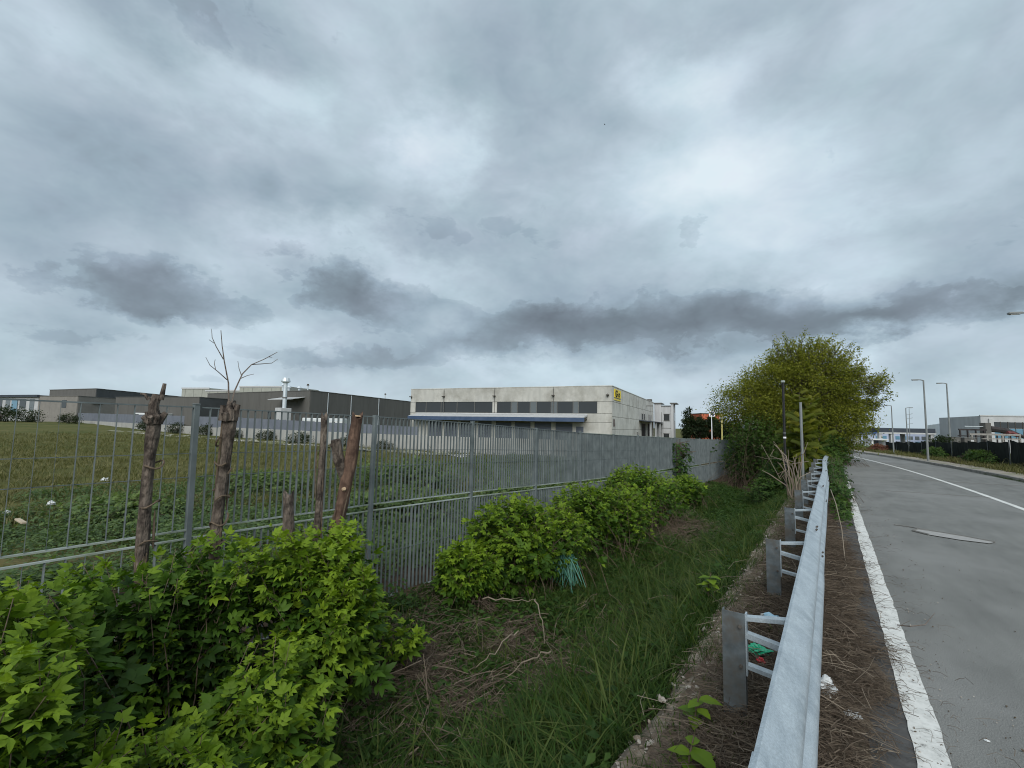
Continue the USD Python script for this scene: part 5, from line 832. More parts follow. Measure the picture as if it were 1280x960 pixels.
# ivy-clad post against the fence
iv = thing('ivy_post', 'old fence post smothered in ivy and dead stems', 'ivy', (-4.95, 18.7, -1.2))
obj('post', MB().tube([[-4.95, 18.7, -1.4], [-4.95, 18.75, 1.0]], [.12, .09], 8).mesh, 'bark_grey', iv)
R = np.random.default_rng(55); n = 900; u = R.random(n); a = R.random(n) * 6.28; rr = .20 + .28 * np.sin(u * 3.0) * R.random(n) + .1 * (u > .7)
P = np.stack([-4.9 + rr * np.cos(a), 18.7 + 1.3 * rr * np.sin(a), -1.3 + 2.35 * u], 1); v, f = place(*OVATE, P, np.stack([np.cos(a), np.sin(a), R.normal(-.4, .3, n)], 1), np.stack([.4 * np.cos(a), .4 * np.sin(a), np.ones(n)], 1), R.uniform(.09, .16, n))
obj('foliage', (v, f), 'undergrowth_leaf', iv, tint=np.repeat(np.clip(R.normal(.45, .2, n), 0, 1), len(OVATE[0])), kind='stuff')
m_ = MB()
for k in range(26):
    c = np.array([-4.85, 18.7, .7 + .35 * R.random()]); m_.tube([c, c + R.normal(0, .18, 3), c + R.normal(0, .32, 3) + [0, 0, -.1]], [.012, .008, .004], 4)
obj('dead_stems', m_.mesh, 'dry_stalk', iv, tint=np.full(len(m_.mesh[0]), .5))

# ------------------------------------------------------------------ trees
def tree(name, label, base, lobes, nclump, per, leaf, seed, mat, trunk_r, sigma=.28, cat='tree', tint0=.35, shell=.5, spray=0):
    R = np.random.default_rng(seed); b = np.array(base, float); t_ = thing(name, label, cat, b)
    w = np.array([l[1][0] * l[1][1] * l[1][2] for l in lobes]) ** .8; w /= w.sum(); limbs, P, D, T = MB(), [], [], []
    mean = sum(np.array(l[0]) * q for l, q in zip(lobes, w)); fork = b + (mean - b) * [.5, .5, .45]
    obj('trunk', MB().tube([b - [0, 0, .3], b + (fork - b) * .5 + R.normal(0, .06, 3), fork], [trunk_r * 1.3, trunk_r, trunk_r * .75], 9).mesh, 'bark_grey', t_)
    for c in range(nclump):
        l = lobes[R.choice(len(lobes), p=w)]; lc, lr = np.array(l[0]), np.array(l[1]); q = norm(R.normal(size=3)); e = lc + lr * q * (shell + (1 - shell) * R.random() ** .5)
        if c % 3 == 0:
            m0 = fork + (lc - fork) * .6 + R.normal(0, .15, 3); limbs.tube([fork, m0, (m0 + e) / 2 + R.normal(0, .12, 3), e], [trunk_r * .4, trunk_r * .22, trunk_r * .1, .006], 5, cap=False)
        out = norm(e - mean); k = per
        if l[2:] and l[2] == 'airy':   # leafy sprays: leaves strung along thin twigs that reach out
            L = R.uniform(.5, 1.2); dr = norm(out + R.normal(0, .35, 3) + [0, 0, .25]); u = R.random(per) ; pp = e + dr * (u[:, None] - .45) * L + R.normal(0, .07, (per, 3))
            limbs.tube([e - dr * .6 * L, e, e + dr * .5 * L], [.012, .008, .003], 4, cap=False)
        else: pp = e + R.normal(0, sigma, (per, 3)) * [1, 1, .75]
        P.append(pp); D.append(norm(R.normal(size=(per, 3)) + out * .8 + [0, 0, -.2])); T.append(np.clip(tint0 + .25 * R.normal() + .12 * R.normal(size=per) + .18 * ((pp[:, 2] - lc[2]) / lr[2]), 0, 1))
    P, D, T = np.vstack(P), np.vstack(D), np.concatenate(T)
    v, f = place(*SIMPLE, P, D, norm(R.normal(size=P.shape) * .8 + [0, 0, 1]), leaf * R.uniform(.6, 1.3, len(P)))
    obj('crown', (v, f), mat, t_, tint=np.repeat(T, len(SIMPLE[0])), kind='stuff')
    obj('limbs', limbs.mesh, 'bark_grey', t_)
    return t_
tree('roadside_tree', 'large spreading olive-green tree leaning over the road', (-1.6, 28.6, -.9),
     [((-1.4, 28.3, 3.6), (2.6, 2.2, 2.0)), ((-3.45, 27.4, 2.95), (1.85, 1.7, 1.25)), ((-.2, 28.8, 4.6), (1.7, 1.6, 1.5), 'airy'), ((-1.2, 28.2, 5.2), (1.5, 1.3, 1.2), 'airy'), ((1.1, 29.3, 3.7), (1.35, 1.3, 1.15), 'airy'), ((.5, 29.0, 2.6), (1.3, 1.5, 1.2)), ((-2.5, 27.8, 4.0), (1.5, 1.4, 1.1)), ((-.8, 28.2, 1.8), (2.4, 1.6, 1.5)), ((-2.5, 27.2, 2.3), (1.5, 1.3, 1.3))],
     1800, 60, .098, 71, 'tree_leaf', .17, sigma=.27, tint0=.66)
shrub('undergrowth_bush', 'dark tangled bush under the left side of the tree', (-3.2, 25.8, -1.2), [((-3.0, 25.9, .65), (1.5, 1.3, 1.85)), ((-2.0, 25.6, .2), (1.2, 1.0, 1.4)), ((-3.9, 26.4, .0), (.9, 1.1, 1.1))], 800, .15, 72, LEAF_COARSE, 'undergrowth_leaf', 'bush', spread=.9, per=14, young=.10)
shrub('undergrowth_bush', 'dark low bush behind the black post', (-1.5, 22.0, -.9), [((-1.6, 22.2, -.2), (.9, 1.6, .95)), ((-2.2, 20.2, -.7), (.7, 1.2, .5))], 380, .15, 73, LEAF_COARSE, 'undergrowth_leaf', 'bush', spread=.7, per=14, young=-.05)
shrub('undergrowth_bush', 'green roadside bush pressing over the road edge below the tree', (-.1, 27.6, -.2), [((-.1, 27.5, .75), (.75, 2.0, 1.0)), ((.25, 30.5, .7), (.6, 1.6, .95)), ((-.2, 25.2, .35), (.5, 1.2, .6))], 520, .15, 74, LEAF_COARSE, 'undergrowth_leaf', 'bush', spread=.6, per=14, young=.12)
shrub('undergrowth_bush', 'low weedy bush between the guardrail and the white edge line', (.12, 12.4, 0), [((.12, 11.0, .10), (.16, 1.6, .20)), ((.14, 14.2, .12), (.17, 1.8, .26)), ((.12, 17.6, .16), (.2, 2.0, .32)), ((.1, 21.3, .25), (.28, 2.0, .42))], 420, .10, 75, LEAF_COARSE, 'undergrowth_leaf', 'bush', spread=.15, per=10, young=.0)
# tree of heaven: long feathered fronds
at = thing('tree_of_heaven', 'young tree with long feathery yellow-green fronds beside the grey post', 'tree', (-1.0, 21.5, -.5)); R = np.random.default_rng(81)
fv = [leaflet((.10 + .075 * j, 0), sg * 1.15, .30, .12, fine=False, droop=.9, z0=-.25 * (.1 + .075 * j) ** 2) for j in range(11) for sg in (1, -1)] + [leaflet((.92, 0), 0, .2, .08, fine=False, z0=-.22), (np.array([[0, -.006, 0], [0, .006, 0], [.5, .005, -.06], [.5, -.005, -.06], [.95, 0, -.22]]), np.array([[0, 2, 1], [0, 3, 2], [3, 4, 2]]))]
FROND = joinp(fv); P, D, T = [], [], []; st = MB()
for k in range(9):
    b = np.array([-1.0 + R.normal(0, .22), 21.5 + R.normal(0, .7), -.4]); h = R.uniform(1.8, 3.5); top = b + [R.normal(.15, .25), R.normal(0, .5), h]
    st.tube([b, (b + top) / 2 + R.normal(0, .06, 3), top], [.022, .016, .008], 6)
    for j in range(30):
        u = .25 + .75 * j / 29; a = j * 2.4 + k; P.append(b + (top - b) * u); D.append([math.cos(a), math.sin(a), 1.1 * u - .35 + R.normal(0, .35)]); T.append(np.clip(.15 + .4 * u + R.normal(0, .18), 0, 1))
P, D, T = np.array(P), np.array(D, float), np.array(T); v, f = place(*FROND, P, D, np.tile([0, 0, 1.0], (len(P), 1)) + R.normal(0, .35, (len(P), 3)), R.uniform(.3, .62, len(P)))
obj('crown', (v, f), 'ailanthus_leaf', at, tint=np.repeat(T, len(FROND[0]))); obj('trunk', st.mesh, 'bark_grey', at)
# dark conifers and shrubs in the distance
for k, (x, y, z1, w, lab) in enumerate([(-27.6, 114.5, 6.4, 1.5, 'tall dark conifer right behind the white stair tower'), (-25.4, 116, 4.6, 1.6, 'lower dark conifer next to the tall one'), (-23.0, 118, 5.0, 1.7, 'dark conifer in front of the orange building'), (-20.4, 116, 4.0, 2.0, 'bushy dark tree right of the number sign'), (-17.6, 113, 3.6, 2.2, 'broad dark tree at the left edge of the big tree')]):
    tree('dark_conifer', lab, (x, y, -1.2), [((x, y, z1 * .3), (w, w, z1 * .45)), ((x, y, z1 * .62), (w * .65, w * .65, z1 * .38))], 90, 40, .42, 90 + k, 'conifer_leaf', .2, sigma=.35)
for k, (x, y, s, lab) in enumerate([(-222, 31, 3.2, 'dark hedge-like tree at the far left edge'), (-212, 35.5, 2.6, 'dark bush in front of the white glass hall'), (-196, 42, 2.0, 'dark low bush at the foot of the tan hall'), (-64, 34, .9, 'small dark bush against the perimeter wall'), (-52, 31.5, .9, 'round dark bush before the white wall near the ducts'), (-89, 37.0, 1.2, 'dark bush at the wall left of the twiggy stump'), (-44, 32.3, .7, 'low bush at the wall behind the slim stump'), (-37.5, 32.0, .6, 'low bush at the wall left of the reddish stump top'), (-75, 35.4, .8, 'low wide bush at the wall between the twiggy stump and the ducts'), (-105, 38.3, 1.3, 'wide bush at the wall right of the first stump'), (-125, 40.0, 1.4, 'wide bush at the wall left of the first stump')]):
    z = float(gz(x, y, False)); tree('distant_bush', lab, (x, y, z), [((x, y, z + s * .7), (s * 1.6, s * 1.3, s * .8))], 60, 36, .16 * s, 110 + k, 'conifer_leaf', .1 * s, sigma=.25 * s, cat='bush', tint0=.5)
shrub('red_leaved_shrub', 'low reddish shrub on the verge at the road bend', (3.0, 46.6, .1), [((3.1, 46.4, .30), (.5, 2.4, .38))], 160, .14, 120, LEAF_COARSE, 'red_leaf' if 'red_leaf' in MAT else 'dry_stalk', 'shrub', spread=.6, per=10)
for k, (x, y, rx, ry, rz, lab) in enumerate([(7.2, 27.4, .5, 2.0, .55, 'weedy green bush at the foot of the black screen, nearest the right edge'), (6.2, 33.0, .45, 2.2, .5, 'straggly bush under the black screen right of the kerbside lamp'), (5.2, 38.0, .45, 2.4, .45, 'olive weeds under the black screen behind the kerbside lamp')]):
    shrub('verge_bush', lab, (x, y, .1), [((x, y, .1 + rz * .5), (rx, ry, rz))], 260, .13, 130 + k, LEAF_COARSE, 'undergrowth_leaf', 'bush', spread=.5, per=10, young=.05)
shrub('far_hedge', 'low green hedge crossing behind the end of the road', (1.0, 53, -.2), [((-1.2, 52.0, -.05), (2.4, 1.0, .55)), ((2.0, 54.0, -.15), (2.2, 1.0, .55))], 420, .22, 140, LEAF_COARSE, 'herb_leaf', 'hedge', spread=1.5, per=10, young=-.05)
tree('dark_round_bush', 'dark round bush before the sloping white side wall', (9.6, 66, -1.2), [((9.6, 66, .3), (1.0, 1.0, .85))], 50, 40, .2, 150, 'conifer_leaf', .07, sigma=.25, cat='bush')

# ------------------------------------------------------------------ instanced ground cover
def rot_q(yaw_, tx, ty):
    cy, sy, cx, sx, cz, sz = np.cos(ty / 2), np.sin(ty / 2), np.cos(tx / 2), np.sin(tx / 2), np.cos(yaw_ / 2), np.sin(yaw_ / 2)
    return np.stack([cx * cy * cz + sx * sy * sz, sx * cy * cz - cx * sy * sz, cx * sy * cz + sx * cy * sz, cx * cy * sz - sx * sy * cz], 1)
def scatter(name, protos, pos, scale, seed, label, cat, tilt=.15, lean=None):
    R = np.random.default_rng(seed); n = len(pos)
    p = numbered('/World', name); pi = UsdGeom.PointInstancer.Define(stage, p)
    rel = pi.CreatePrototypesRel()
    for k, (mesh, mt, tin) in enumerate(protos):
        g_ = usdkit.mesh(stage, f'{p}/tuft_{k + 1:03d}', mesh, MAT[mt])
        UsdGeom.PrimvarsAPI(g_).CreatePrimvar('tint', Sdf.ValueTypeNames.FloatArray, 'vertex').Set(Vt.FloatArray.FromNumpy(np.asarray(tin, np.float32)))
        rel.AddTarget(g_.GetPath())
    q = rot_q(R.random(n) * 6.283, R.normal(0, tilt, n), R.normal(0, tilt, n))
    pi.CreateProtoIndicesAttr(Vt.IntArray.FromNumpy(R.integers(0, len(protos), n).astype(np.int32)))
    pi.CreatePositionsAttr(Vt.Vec3fArray.FromNumpy(np.asarray(pos, np.float32)))
    pi.CreateOrientationsAttr(Vt.QuathArray([Gf.Quath(*map(float, a)) for a in q]))
    pi.CreateScalesAttr(Vt.Vec3fArray.FromNumpy((np.asarray(scale)[:, None] * np.ones(3)).astype(np.float32)))
    tag(pi.GetPrim(), label, cat, None, 'stuff')
def blades(n, h, w, seed, rad=.06, curl=.9, tint=(.25, .75)):
    R = np.random.default_rng(seed); V, F, T, c = [], [], [], 0
    for k in range(n):
        a = R.random() * 6.28; hh = h * R.uniform(.55, 1.2); cu = curl * R.uniform(.4, 1.3); o = np.array([R.normal(0, rad), R.normal(0, rad), -.02]); s = np.linspace(0, 1, 6)
        out = hh * (cu * s ** 2 * .75 + .12 * s); z = hh * (s - cu * .45 * s ** 2.4); dr = np.array([math.cos(a), math.sin(a), 0]); sd = np.array([-math.sin(a), math.cos(a), 0]); ww = w * np.array([.7, 1, .95, .8, .5, .05]) * R.uniform(.7, 1.3)
        mid = o + out[:, None] * dr + z[:, None] * [0, 0, 1.0]; V += [mid - sd * ww[:, None] / 2, mid + sd * ww[:, None] / 2]
        for i in range(5): F += [[c + i, c + i + 6, c + i + 7], [c + i, c + i + 7, c + i + 1]]
        T += [R.uniform(*tint)] * 12; c += 12
    return (np.vstack(V), np.array(F)), T
def herb(n, r, h, leaf, seed, tint=(.2, .8)):
    R = np.random.default_rng(seed); a = R.random(n) * 6.28; u = np.sqrt(R.random(n)) * r; P = np.stack([u * np.cos(a), u * np.sin(a), h * R.random(n) * (1 - .5 * (u / r) ** 2)], 1)
    v, f = place(*SIMPLE, P, np.stack([np.cos(a) + R.normal(0, .6, n), np.sin(a) + R.normal(0, .6, n), R.normal(.1, .35, n)], 1), norm(np.stack([R.normal(0, .35, n), R.normal(0, .35, n), np.ones(n)], 1)), leaf * R.uniform(.6, 1.3, n))
    return (v, f), np.repeat(R.uniform(*tint, n), len(SIMPLE[0]))
def straw(n, L, seed, tint=(.1, .8), flat=.12, r=.0025, rad=.12):
    R = np.random.default_rng(seed); m_ = MB(); T = []
    for k in range(n):
        a = R.random() * 6.28; l = L * R.uniform(.3, 1.2); o = np.array([R.normal(0, rad), R.normal(0, rad), .01 + .04 * R.random()]); d = np.array([math.cos(a), math.sin(a), R.normal(0, flat)]); sd = np.array([-d[1], d[0], 0])
        m_.tube([o - d * l / 2, o + sd * R.normal(0, .08 * l) + [0, 0, .01], o + d * l / 2], r * R.uniform(.6, 1.6), 3, cap=False); T += [R.uniform(*tint)] * 9
    return m_.mesh, T
def pts(n, x0, x1, y0, y1, seed, keep=None, near=True):
    R = np.random.default_rng(seed); x = R.uniform(x0, x1, n); y = y0 + (y1 - y0) * (R.random(n) ** (1.5 if near else 1.0))
    if keep is not None:
        k = keep(x, y, R); x, y = x[k], y[k]
    return np.stack([x, y, gz(x, y)], 1), R
def bare(x, y):   # the bare, straw-strewn spots on the bank
    return np.maximum.reduce([1.05 * np.exp(-(((x + 3.65) / .62) ** 2 + ((y - 3.6) / .72) ** 2)), np.exp(-(((x + 3.0) / .35) ** 2 + ((y - 3.6) / .5) ** 2)), np.exp(-(((x + 3.3) / .5) ** 2 + ((y - 5.0) / .5) ** 2)), np.exp(-(((x + 3.3) / .7) ** 2 + ((y - 13.0) / 1.6) ** 2)), .5 * np.exp(-(((x + 3.2) / .5) ** 2 + ((y - 2.6) / .5) ** 2)), .8 * np.exp(-(((x + 2.6) / .35) ** 2 + ((y - 4.3) / .9) ** 2))])
def patch(x, y): return sstep(-.02, .14, fbm2(x, y, 1.1, 61, 3))
GR = [(*(lambda q: (q[0], 'grass_blade', q[1]))(blades(24, .21, .0075, 200 + k, .075, .95, (.1, .75) if k < 4 else (.6, 1.0))),) for k in range(5)]
GRL = [(*(lambda q: (q[0], 'grass_blade', q[1]))(blades(16, .50, .010, 210 + k, .06, 1.1, (.3, .85))),) for k in range(4)]
GRS = [(*(lambda q: (q[0], 'grass_blade', q[1]))(blades(20, .16, .006, 220 + k, .08, .8, (.2, .9))),) for k in range(3)]
HB = [(*(lambda q: (q[0], 'undergrowth_leaf', q[1]))(herb(46, .16, .13, .055, 230 + k)),) for k in range(4)]
P, R = pts(13000, -4.7, -.90, 1.2, 24, 301, lambda x, y, R: (R.random(len(x)) > 1.15 * bare(x, y)) & (R.random(len(x)) > .55 * patch(x, y)) & (R.random(len(x)) < .35 + .65 * sstep(-4.6, -3.2, x)))
scatter('ditch_grass', GR, P, R.uniform(.7, 1.25, len(P)), 302, 'dense dark green grass covering the ditch beside the concrete edge', 'grass', .25)
P, R = pts(1100, -3.6, -1.05, 2.0, 14, 303, lambda x, y, R: R.random(len(x)) > .3 + 1.2 * bare(x, y))
scatter('long_grass', GRL, P, R.uniform(.7, 1.15, len(P)), 304, 'long arching pale-tipped grass blades standing in the ditch', 'grass', .3)
P, R = pts(2600, -4.8, -2.4, 1.0, 24, 305, lambda x, y, R: R.random(len(x)) > .75 * bare(x, y))
P2, R2 = pts(3200, -3.4, -1.0, 1.5, 22, 335, lambda x, y, R: R.random(len(x)) < .25 + .7 * patch(x, y)); P = np.vstack([P, P2]); R = np.random.default_rng(336)
scatter('bank_weeds', HB, P, R.uniform(.7, 1.5, len(P)), 306, 'low dark leafy weeds and ivy on the fence bank', 'weeds', .3)
DS = [(*(lambda q: (q[0], 'dry_stalk', q[1]))(straw(26, .34, 240 + k, (.1, .75))),) for k in range(4)]
P, R = pts(4200, -4.7, -1.6, 2.2, 15, 307, lambda x, y, R: R.random(len(x)) < .95 * bare(x, y) + .06)
P[:, 2] += .02
scatter('dry_straw', DS, P, R.uniform(.6, 1.2, len(P)), 308, 'broken straw and dead stalks on the bare bank', 'straw', .35)
DV = [(*(lambda q: (q[0], 'dry_stalk', q[1]))(straw(44, .12, 250 + k, (.0, .6), .10, .0012, .08)),) for k in range(5)]
R = np.random.default_rng(309); n = 3600; x = R.uniform(-.80, .22, n); y = -.2 + 24 * R.random(n) ** 1.6; k = R.random(n) < 1.0 - 1.0 * sstep(.0, .20, x - .16 * fbm2(x * 0, y, 1.3, 33, 3) * 2); P = np.stack([x, y, vz(x, y) + .004], 1)[k]
P = P[P[:, 0] > -.66 + .1 * R.random(len(P))]
scatter('verge_litter_stalks', DV, P, R.uniform(.7, 1.3, len(P)), 310, 'brown mat of dead needles and stalks on the verge', 'debris', .08)
LS = [(*(lambda q: (q[0], 'dry_stalk', q[1]))(straw(4, .42, 260 + k, (.4, .95), .08, .0014, .12)),) for k in range(4)]
R = np.random.default_rng(311); n = 260; x = R.uniform(-.75, .12, n); y = .8 + 18 * R.random(n) ** 1.5
scatter('long_dry_stalks', LS, np.stack([x, y, vz(x, y) + .02], 1), R.uniform(.6, 1.3, n), 312, 'long pale dead stalks lying across the verge', 'stalks', .10)
R = np.random.default_rng(313); n = 260; x = R.uniform(-.95, -.5, n); y = 1 + 20 * R.random(n) ** 1.3
scatter('verge_grass', GRS, np.stack([x, y, vz(np.maximum(x, -.78), y)], 1), R.uniform(.5, 1.0, n), 314, 'sparse short grass along the crumbling concrete edge', 'grass', .2)
# the field
HF = [(*(lambda q: (q[0], 'herb_leaf', q[1]))(herb(80, .34, .28, .085, 270 + k)),) for k in range(5)]
P, R = pts(9000, -22, -5.4, -4, 34, 315, lambda x, y, R: R.random(len(x)) < .95 - .45 * sstep(-14, -22, x) - .8 * sstep(.05, .12, fbm2(x, y, .45, 41, 3)) * sstep(8, 3, y))
scatter('field_weeds', HF, P, R.uniform(.6, 1.3, len(P)), 316, 'thick grey-green weeds growing behind the steel fence', 'weeds', .2)
FG = [(*(lambda q: (q[0], 'field_grass', q[1]))(blades(26, .24, .016, 280 + k, .22, .8, (.2, 1.0))),) for k in range(4)]
R = np.random.default_rng(317); n = 9000; d = 16 + 84 * R.random(n) ** 1.7; a = R.uniform(-1.55, -.35, n); x = d * np.sin(a); y = d * np.cos(a); k = (x < -9) & (y < 33); P = np.stack([x, y, gz(x, y)], 1)[k]
scatter('field_grass', FG, P, R.uniform(.5, 1.2, len(P)) * (1 + .012 * d[k]), 318, 'yellowish rough grass spreading across the open field', 'grass', .2)
R = np.random.default_rng(319); n = 1500; y = R.uniform(14, 55, n); o = .5 + 2.6 * R.random(n); x = curb_x(y) + o + .15; P = np.stack([x, y, np.full(n, .12) + road_z(0, y)], 1)
scatter('roadside_grass', FG, P[o > .75], R.uniform(.5, 1.1, n)[o > .75], 320, 'rough olive grass between the far footpath and the black screen', 'grass', .2)
R = np.random.default_rng(321); n = 380; y = 4 + 22 * R.random(n); x = curb_x(y) + R.normal(.02, .05, n)
scatter('kerb_weeds', GRS, np.stack([x, y, np.full(n, .0)], 1)[y > 8], R.uniform(.4, .9, n)[y > 8], 322, 'tiny weeds sprouting along the far kerb', 'weeds', .2)

# ------------------------------------------------------------------ small things
rd = thing('reed_bundle', 'clump of broken pale dry reeds standing by the far guardrail posts', 'reeds', (-.75, 13.4, 0)); R = np.random.default_rng(401)
for k in range(20):
    b = np.array([-.78 + R.normal(0, .09), 13.3 + R.normal(0, .45), -.05]); h = R.uniform(.5, 1.25); a = R.normal(0, .18, 2); p1 = b + [a[0] * .3, a[1] * .3, h * .6]; p2 = b + [a[0] + .02, a[1], h]
    p = [b, p1, p2] + ([p2 + [R.normal(0, .25), R.normal(0, .25), -.15 + .5 * R.random()]] if k % 2 else [])
    mm = MB().tube(p, np.linspace(.016, .006, len(p)), 5); obj('reed', mm.mesh, 'dry_stalk', rd, tint=np.full(len(mm.mesh[0]), R.uniform(.5, 1.0)))
for k in range(4):
    c = np.array([-.85, 14.2, .75]); p = [c + R.normal(0, .1, 3), c + R.normal(0, .22, 3) + [-.2, 0, .10], c + R.normal(0, .22, 3) + [-.45, .3, .12], c + R.normal(0, .25, 3) + [-.7, .5, .0]]
    mm = MB().tube(p, [.008, .006, .005, .002], 5); obj('branch', mm.mesh, 'dry_stalk', rd, tint=np.full(len(mm.mesh[0]), .85))
vn = MB().tube([[-.03, 9.6, .62], [.03, 8.6, .52], [.08, 7.8, .30], [.09, 7.2, .08], [.10, 6.8, .03]], [.006, .006, .005, .005, .004], 5)
obj('hanging_stalk', vn.mesh, 'dry_stalk', label='single pale stalk drooping from the guardrail to the verge', cat='stalk', tint=np.full(len(vn.mesh[0]), .95))
tg = MB().tube([[.40, 5.1, .02], [.47, 5.0, .06], [.58, 5.15, .05], [.70, 5.6, .03]], [.005, .005, .004, .002], 5).tube([[.28, 4.9, .03], [.10, 5.6, .05], [-.02, 6.2, .05]], .003, 4)
obj('fallen_twig', tg.mesh, 'twig', label='thin curved twig lying across the white edge line', cat='twig')
def crumple(name, label, cat, c, r, mat, seed, flat=.5, sub=3, amp=.7):
    s = trimesh.creation.icosphere(subdivisions=sub, radius=1.0); v = np.array(s.vertices); v *= (1 + amp * (meshkit.fbm(v * 2.2 + seed, 3, seed) - .5) * 2)[:, None] * np.asarray(r); v[:, 2] = np.where(v[:, 2] < -.3 * r[2], -.3 * r[2], v[:, 2])
    return obj(name, (v + np.array(c, float) + [0, 0, .3 * r[2]], np.array(s.faces)), mat, label=label, cat=cat)
crumple('torn_wrapper', 'torn white plastic wrapper on the brown verge right of the guardrail', 'wrapper', (-.085, 3.56, .045), (.05, .10, .02), 'white_plastic', 3, amp=1.6)
bt = thing('crushed_bottle', 'crushed pale blue plastic bottle behind the nearest guardrail post', 'bottle', (-.43, 4.45, .05))
obj('body', MB().tube([[-.50, 4.47, .08], [-.47, 4.46, .085], [-.43, 4.45, .075], [-.40, 4.44, .08]], [.02, .035, .028, .032], 8).mesh, 'blue_plastic', bt); obj('cap', MB().tube([[-.525, 4.477, .078], [-.503, 4.471, .08]], [.014, .014], 8).mesh, 'white_plastic', bt)
crumple('green_wrapper', 'shiny green wrapper lying under the lowest spacer arm', 'wrapper', (-.48, 3.80, .05), (.06, .05, .03), 'green_plastic', 5, amp=1.3)
crumple('red_wrapper', 'tiny red scrap beside the green wrapper', 'wrapper', (-.44, 3.66, .05), (.022, .02, .015), 'red_plastic', 6, amp=1.2)
crumple('paper_scrap', 'small crumpled cream paper scrap on the brown verge near the bottom edge', 'paper', (.05, 3.30, .05), (.035, .03, .010), 'white_plastic', 8, amp=1.3)
crumple('paper_scrap', 'tiny white speck of litter lying on the asphalt', 'paper', (.62, 3.55, .003), (.010, .009, .005), 'white_plastic', 9)
crumple('pale_stone', 'egg-shaped pale stone lying on the bare dirt bank', 'stone', (-3.05, 4.02, float(gz(-3.05, 4.02)) + .03), (.03, .045, .03), 'concrete_kerb', 10, amp=.2)
gt = thing('green_twine_bundle', 'frayed bundle of pale green plastic twine caught at the shrub foot', 'twine', (-3.55, 6.6, -.75)); R = np.random.default_rng(411); mm = MB()
for k in range(90):
    c = np.array([-3.62, 6.75, -.42]) + R.normal(0, .03, 3); e = c + [R.normal(.12, .14), R.normal(-.1, .16), -R.uniform(.2, .48)]; mm.tube([c, (c + e) / 2 + R.normal(0, .05, 3) + [.05, 0, .08], e], [.006, .008, .004], 3, cap=False)
obj('strands', mm.mesh, 'green_twine', gt, tint=np.random.default_rng(1).random(len(mm.mesh[0])) * .8 + .1)
obj('knot', MB().tube([[-3.66, 6.78, -.44], [-3.60, 6.74, -.38], [-3.56, 6.70, -.42]], [.02, .035, .02], 7).mesh, 'green_twine', gt, tint=np.full(21, .8))
# bank stalks one can tell apart
for k, (p, lab) in enumerate([([(-3.75, 4.9, -.62), (-3.45, 4.95, -.60), (-3.25, 5.05, -.62), (-3.15, 5.2, -.58)], 'thick bent pale stalk on the bank above the bare dirt'), ([(-3.15, 5.2, -.58), (-2.95, 5.0, -.70), (-2.75, 4.75, -.85)], 'thin stalk continuing down the bank from the bent one'), ([(-3.0, 4.6, -.72), (-3.0, 4.2, -.80), (-3.05, 3.9, -.85)], 'straight pale stalk pointing down the bare bank'), ([(-2.55, 4.55, -.80), (-2.65, 4.25, -.85), (-2.75, 4.0, -.9)], 'pale stalk lying in the dark hollow of the ditch'), ([(-3.9, 3.35, -.55), (-3.75, 3.25, -.8), (-3.6, 3.15, -1.0)], 'upright dead stem below the bright shrub')]):
    p = np.array(p); tq = np.linspace(0, len(p) - 1, 11); rr_ = np.random.default_rng(440 + k); p = np.stack([np.interp(tq, range(len(p)), p[:, c]) for c in range(3)], 1); p[1:-1] += rr_.normal(0, .012, (9, 3)); p[:, 2] += .04 * np.sin(np.linspace(0, 3.14, 11))
    mm = MB().tube(p, np.linspace(.009, .003, len(p)), 5); obj('dead_stalk', mm.mesh, 'dry_stalk', label=lab, cat='stalk', tint=np.full(len(mm.mesh[0]), .8))
# yellow-green seedlings by the nearest post
for k, (x, y, n, s, lab) in enumerate([(-.66, 2.75, 9, .10, 'leafy yellow-green seedling at the foot of the nearest guardrail post'), (-.60, 2.36, 7, .12, 'pale big-leaved seedling at the bottom edge left of the guardrail'), (-1.05, 5.0, 14, .11, 'yellow-green sprig leaning over the concrete edge from the ditch')]):
    R = np.random.default_rng(420 + k); z = -.03; sd = thing('seedling', lab, 'seedling', (x, y, z)); mm = MB().tube([[x, y, z - .05], [x + .01, y, z + .12], [x + .03, y + .02, z + .22]], [.006, .005, .003], 5); obj('stem', mm.mesh, 'vine_stem', sd)
    for j in range(n):
        a = j * 2.4; u = .3 + .7 * j / n; P = np.array([[x + .03 * u, y, z + .2 * u]]); D = np.array([[math.cos(a), math.sin(a), .15]]); tv, tf = OVATE; v, f = place(tv, tf, P, D, np.array([[0, 0, 1.0]]), [s * R.uniform(.7, 1.2)]); obj('leaf', (v, f), 'shrub_leaf', sd, tint=np.full(len(v), R.uniform(.6, .95)))
# field litter and plank
pk = obj('old_plank', MB().cham(-14.75, -14.1, 2.44, 2.53, float(gz(-14.4, 2.5)) + .34, float(gz(-14.4, 2.5)) + .385, .01).mesh, 'plank_wood', label='pale weathered plank lying in the weeds at far left', cat='plank')
crumple('white_litter', 'white plastic scrap on the ground left of the first stump', 'litter', (-16.7, 3.4, float(gz(-16.7, 3.4)) + .25), (.07, .08, .07), 'white_plastic', 12)
crumple('white_litter', 'second white scrap beside the plank, farther left', 'litter', (-17.2, 2.7, float(gz(-17.2, 2.7)) + .25), (.08, .06, .05), 'white_plastic', 13)
for k, (x, y) in enumerate([(-36, 3.0), (-37.5, 3.9), (-24, 6.4)]):
    crumple('white_litter', ['long strip of white debris out in the yellow field', 'shorter white debris beside the long strip in the field', 'white rag behind the first stump in the field'][k], 'litter', (x, y, float(gz(x, y)) + .12), ((.3, .5, .06), (.2, .35, .05), (.12, .12, .08))[k], 'white_plastic', 14 + k)
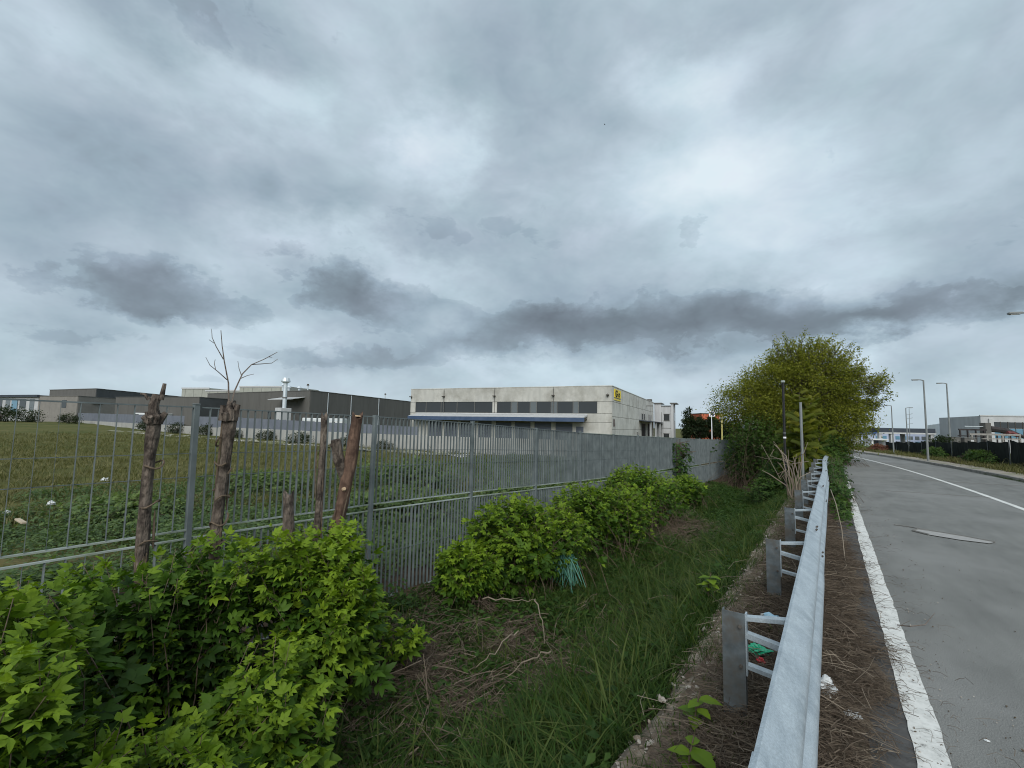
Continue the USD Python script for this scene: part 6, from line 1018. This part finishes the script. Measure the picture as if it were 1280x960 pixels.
bd = thing('flying_bird', 'tiny dark bird far off in the clouds', 'bird', (-22.7, 53.2, 40.5))
obj('body', MB().tube([[-22.78, 53.2, 40.5], [-22.7, 53.2, 40.52], [-22.6, 53.22, 40.5]], [.01, .04, .01], 7).mesh, 'machine_black', bd)
for sg in (1, -1): obj('wing', (np.array([[-22.73, 53.2, 40.53], [-22.67, 53.2, 40.53], [-22.69, 53.2 + sg * .12, 40.58], [-22.72, 53.2 + sg * .22, 40.55]]), np.array([[0, 1, 2], [0, 2, 3], [2, 1, 0], [3, 2, 0]])), 'machine_black', bd)

R = np.random.default_rng(431); RUB = []
for k in range(4):
    s = trimesh.creation.icosphere(subdivisions=1, radius=1.0); v = np.array(s.vertices); v *= (1 + .9 * (meshkit.noise(v * 1.7 + k * 9, k) - .5))[:, None] * np.array([1, .75, .5]); RUB.append(((v, np.array(s.faces)), 'rubble_pale' if k % 2 else 'concrete_old', np.zeros(len(v))))
n = 2600; x = -.5 - .5 * R.random(n) ** .8; y = .5 + 20 * R.random(n) ** 1.5; zr = np.interp(x, [-1.0, -.95, -.9, -.7, -.55], [-.3, -.1, .0, .012, .02])
scatter('edge_rubble', RUB, np.stack([x, y, zr], 1), .004 + .02 * R.random(n) ** 5, 432, 'loose pale rubble and chips along the crumbling concrete edge', 'rubble', .5)

R = np.random.default_rng(441); n = 1500; y = 1.2 + 22 * R.random(n) ** 1.7; x = .30 + .55 * R.random(n) ** 2.2 + .2 * (R.random(n) < .1) * R.random(n) * 8
GRIT = [(RUB[k][0], 'rubble_pale' if k == 1 else 'debris_soil', RUB[k][2]) for k in range(3)]
scatter('road_grit', GRIT, np.stack([x, y, np.full(n, .009)], 1), .0025 + .006 * R.random(n) ** 3, 442, 'loose grit and crumbs along the road edge', 'grit', .5)
R = np.random.default_rng(443); n = 260; y = 1.4 + 16 * R.random(n) ** 1.5; x = .22 + .45 * R.random(n) ** 1.8
scatter('blown_straw', [(*(lambda q: (q[0], 'dry_stalk', q[1]))(straw(3, .10, 290 + k, (.0, .6), .03, .0011, .05)),) for k in range(3)], np.stack([x, y, np.full(n, .008)], 1), R.uniform(.5, 1.2, n), 444, 'stray stalks blown onto the white edge line', 'straw', .03)
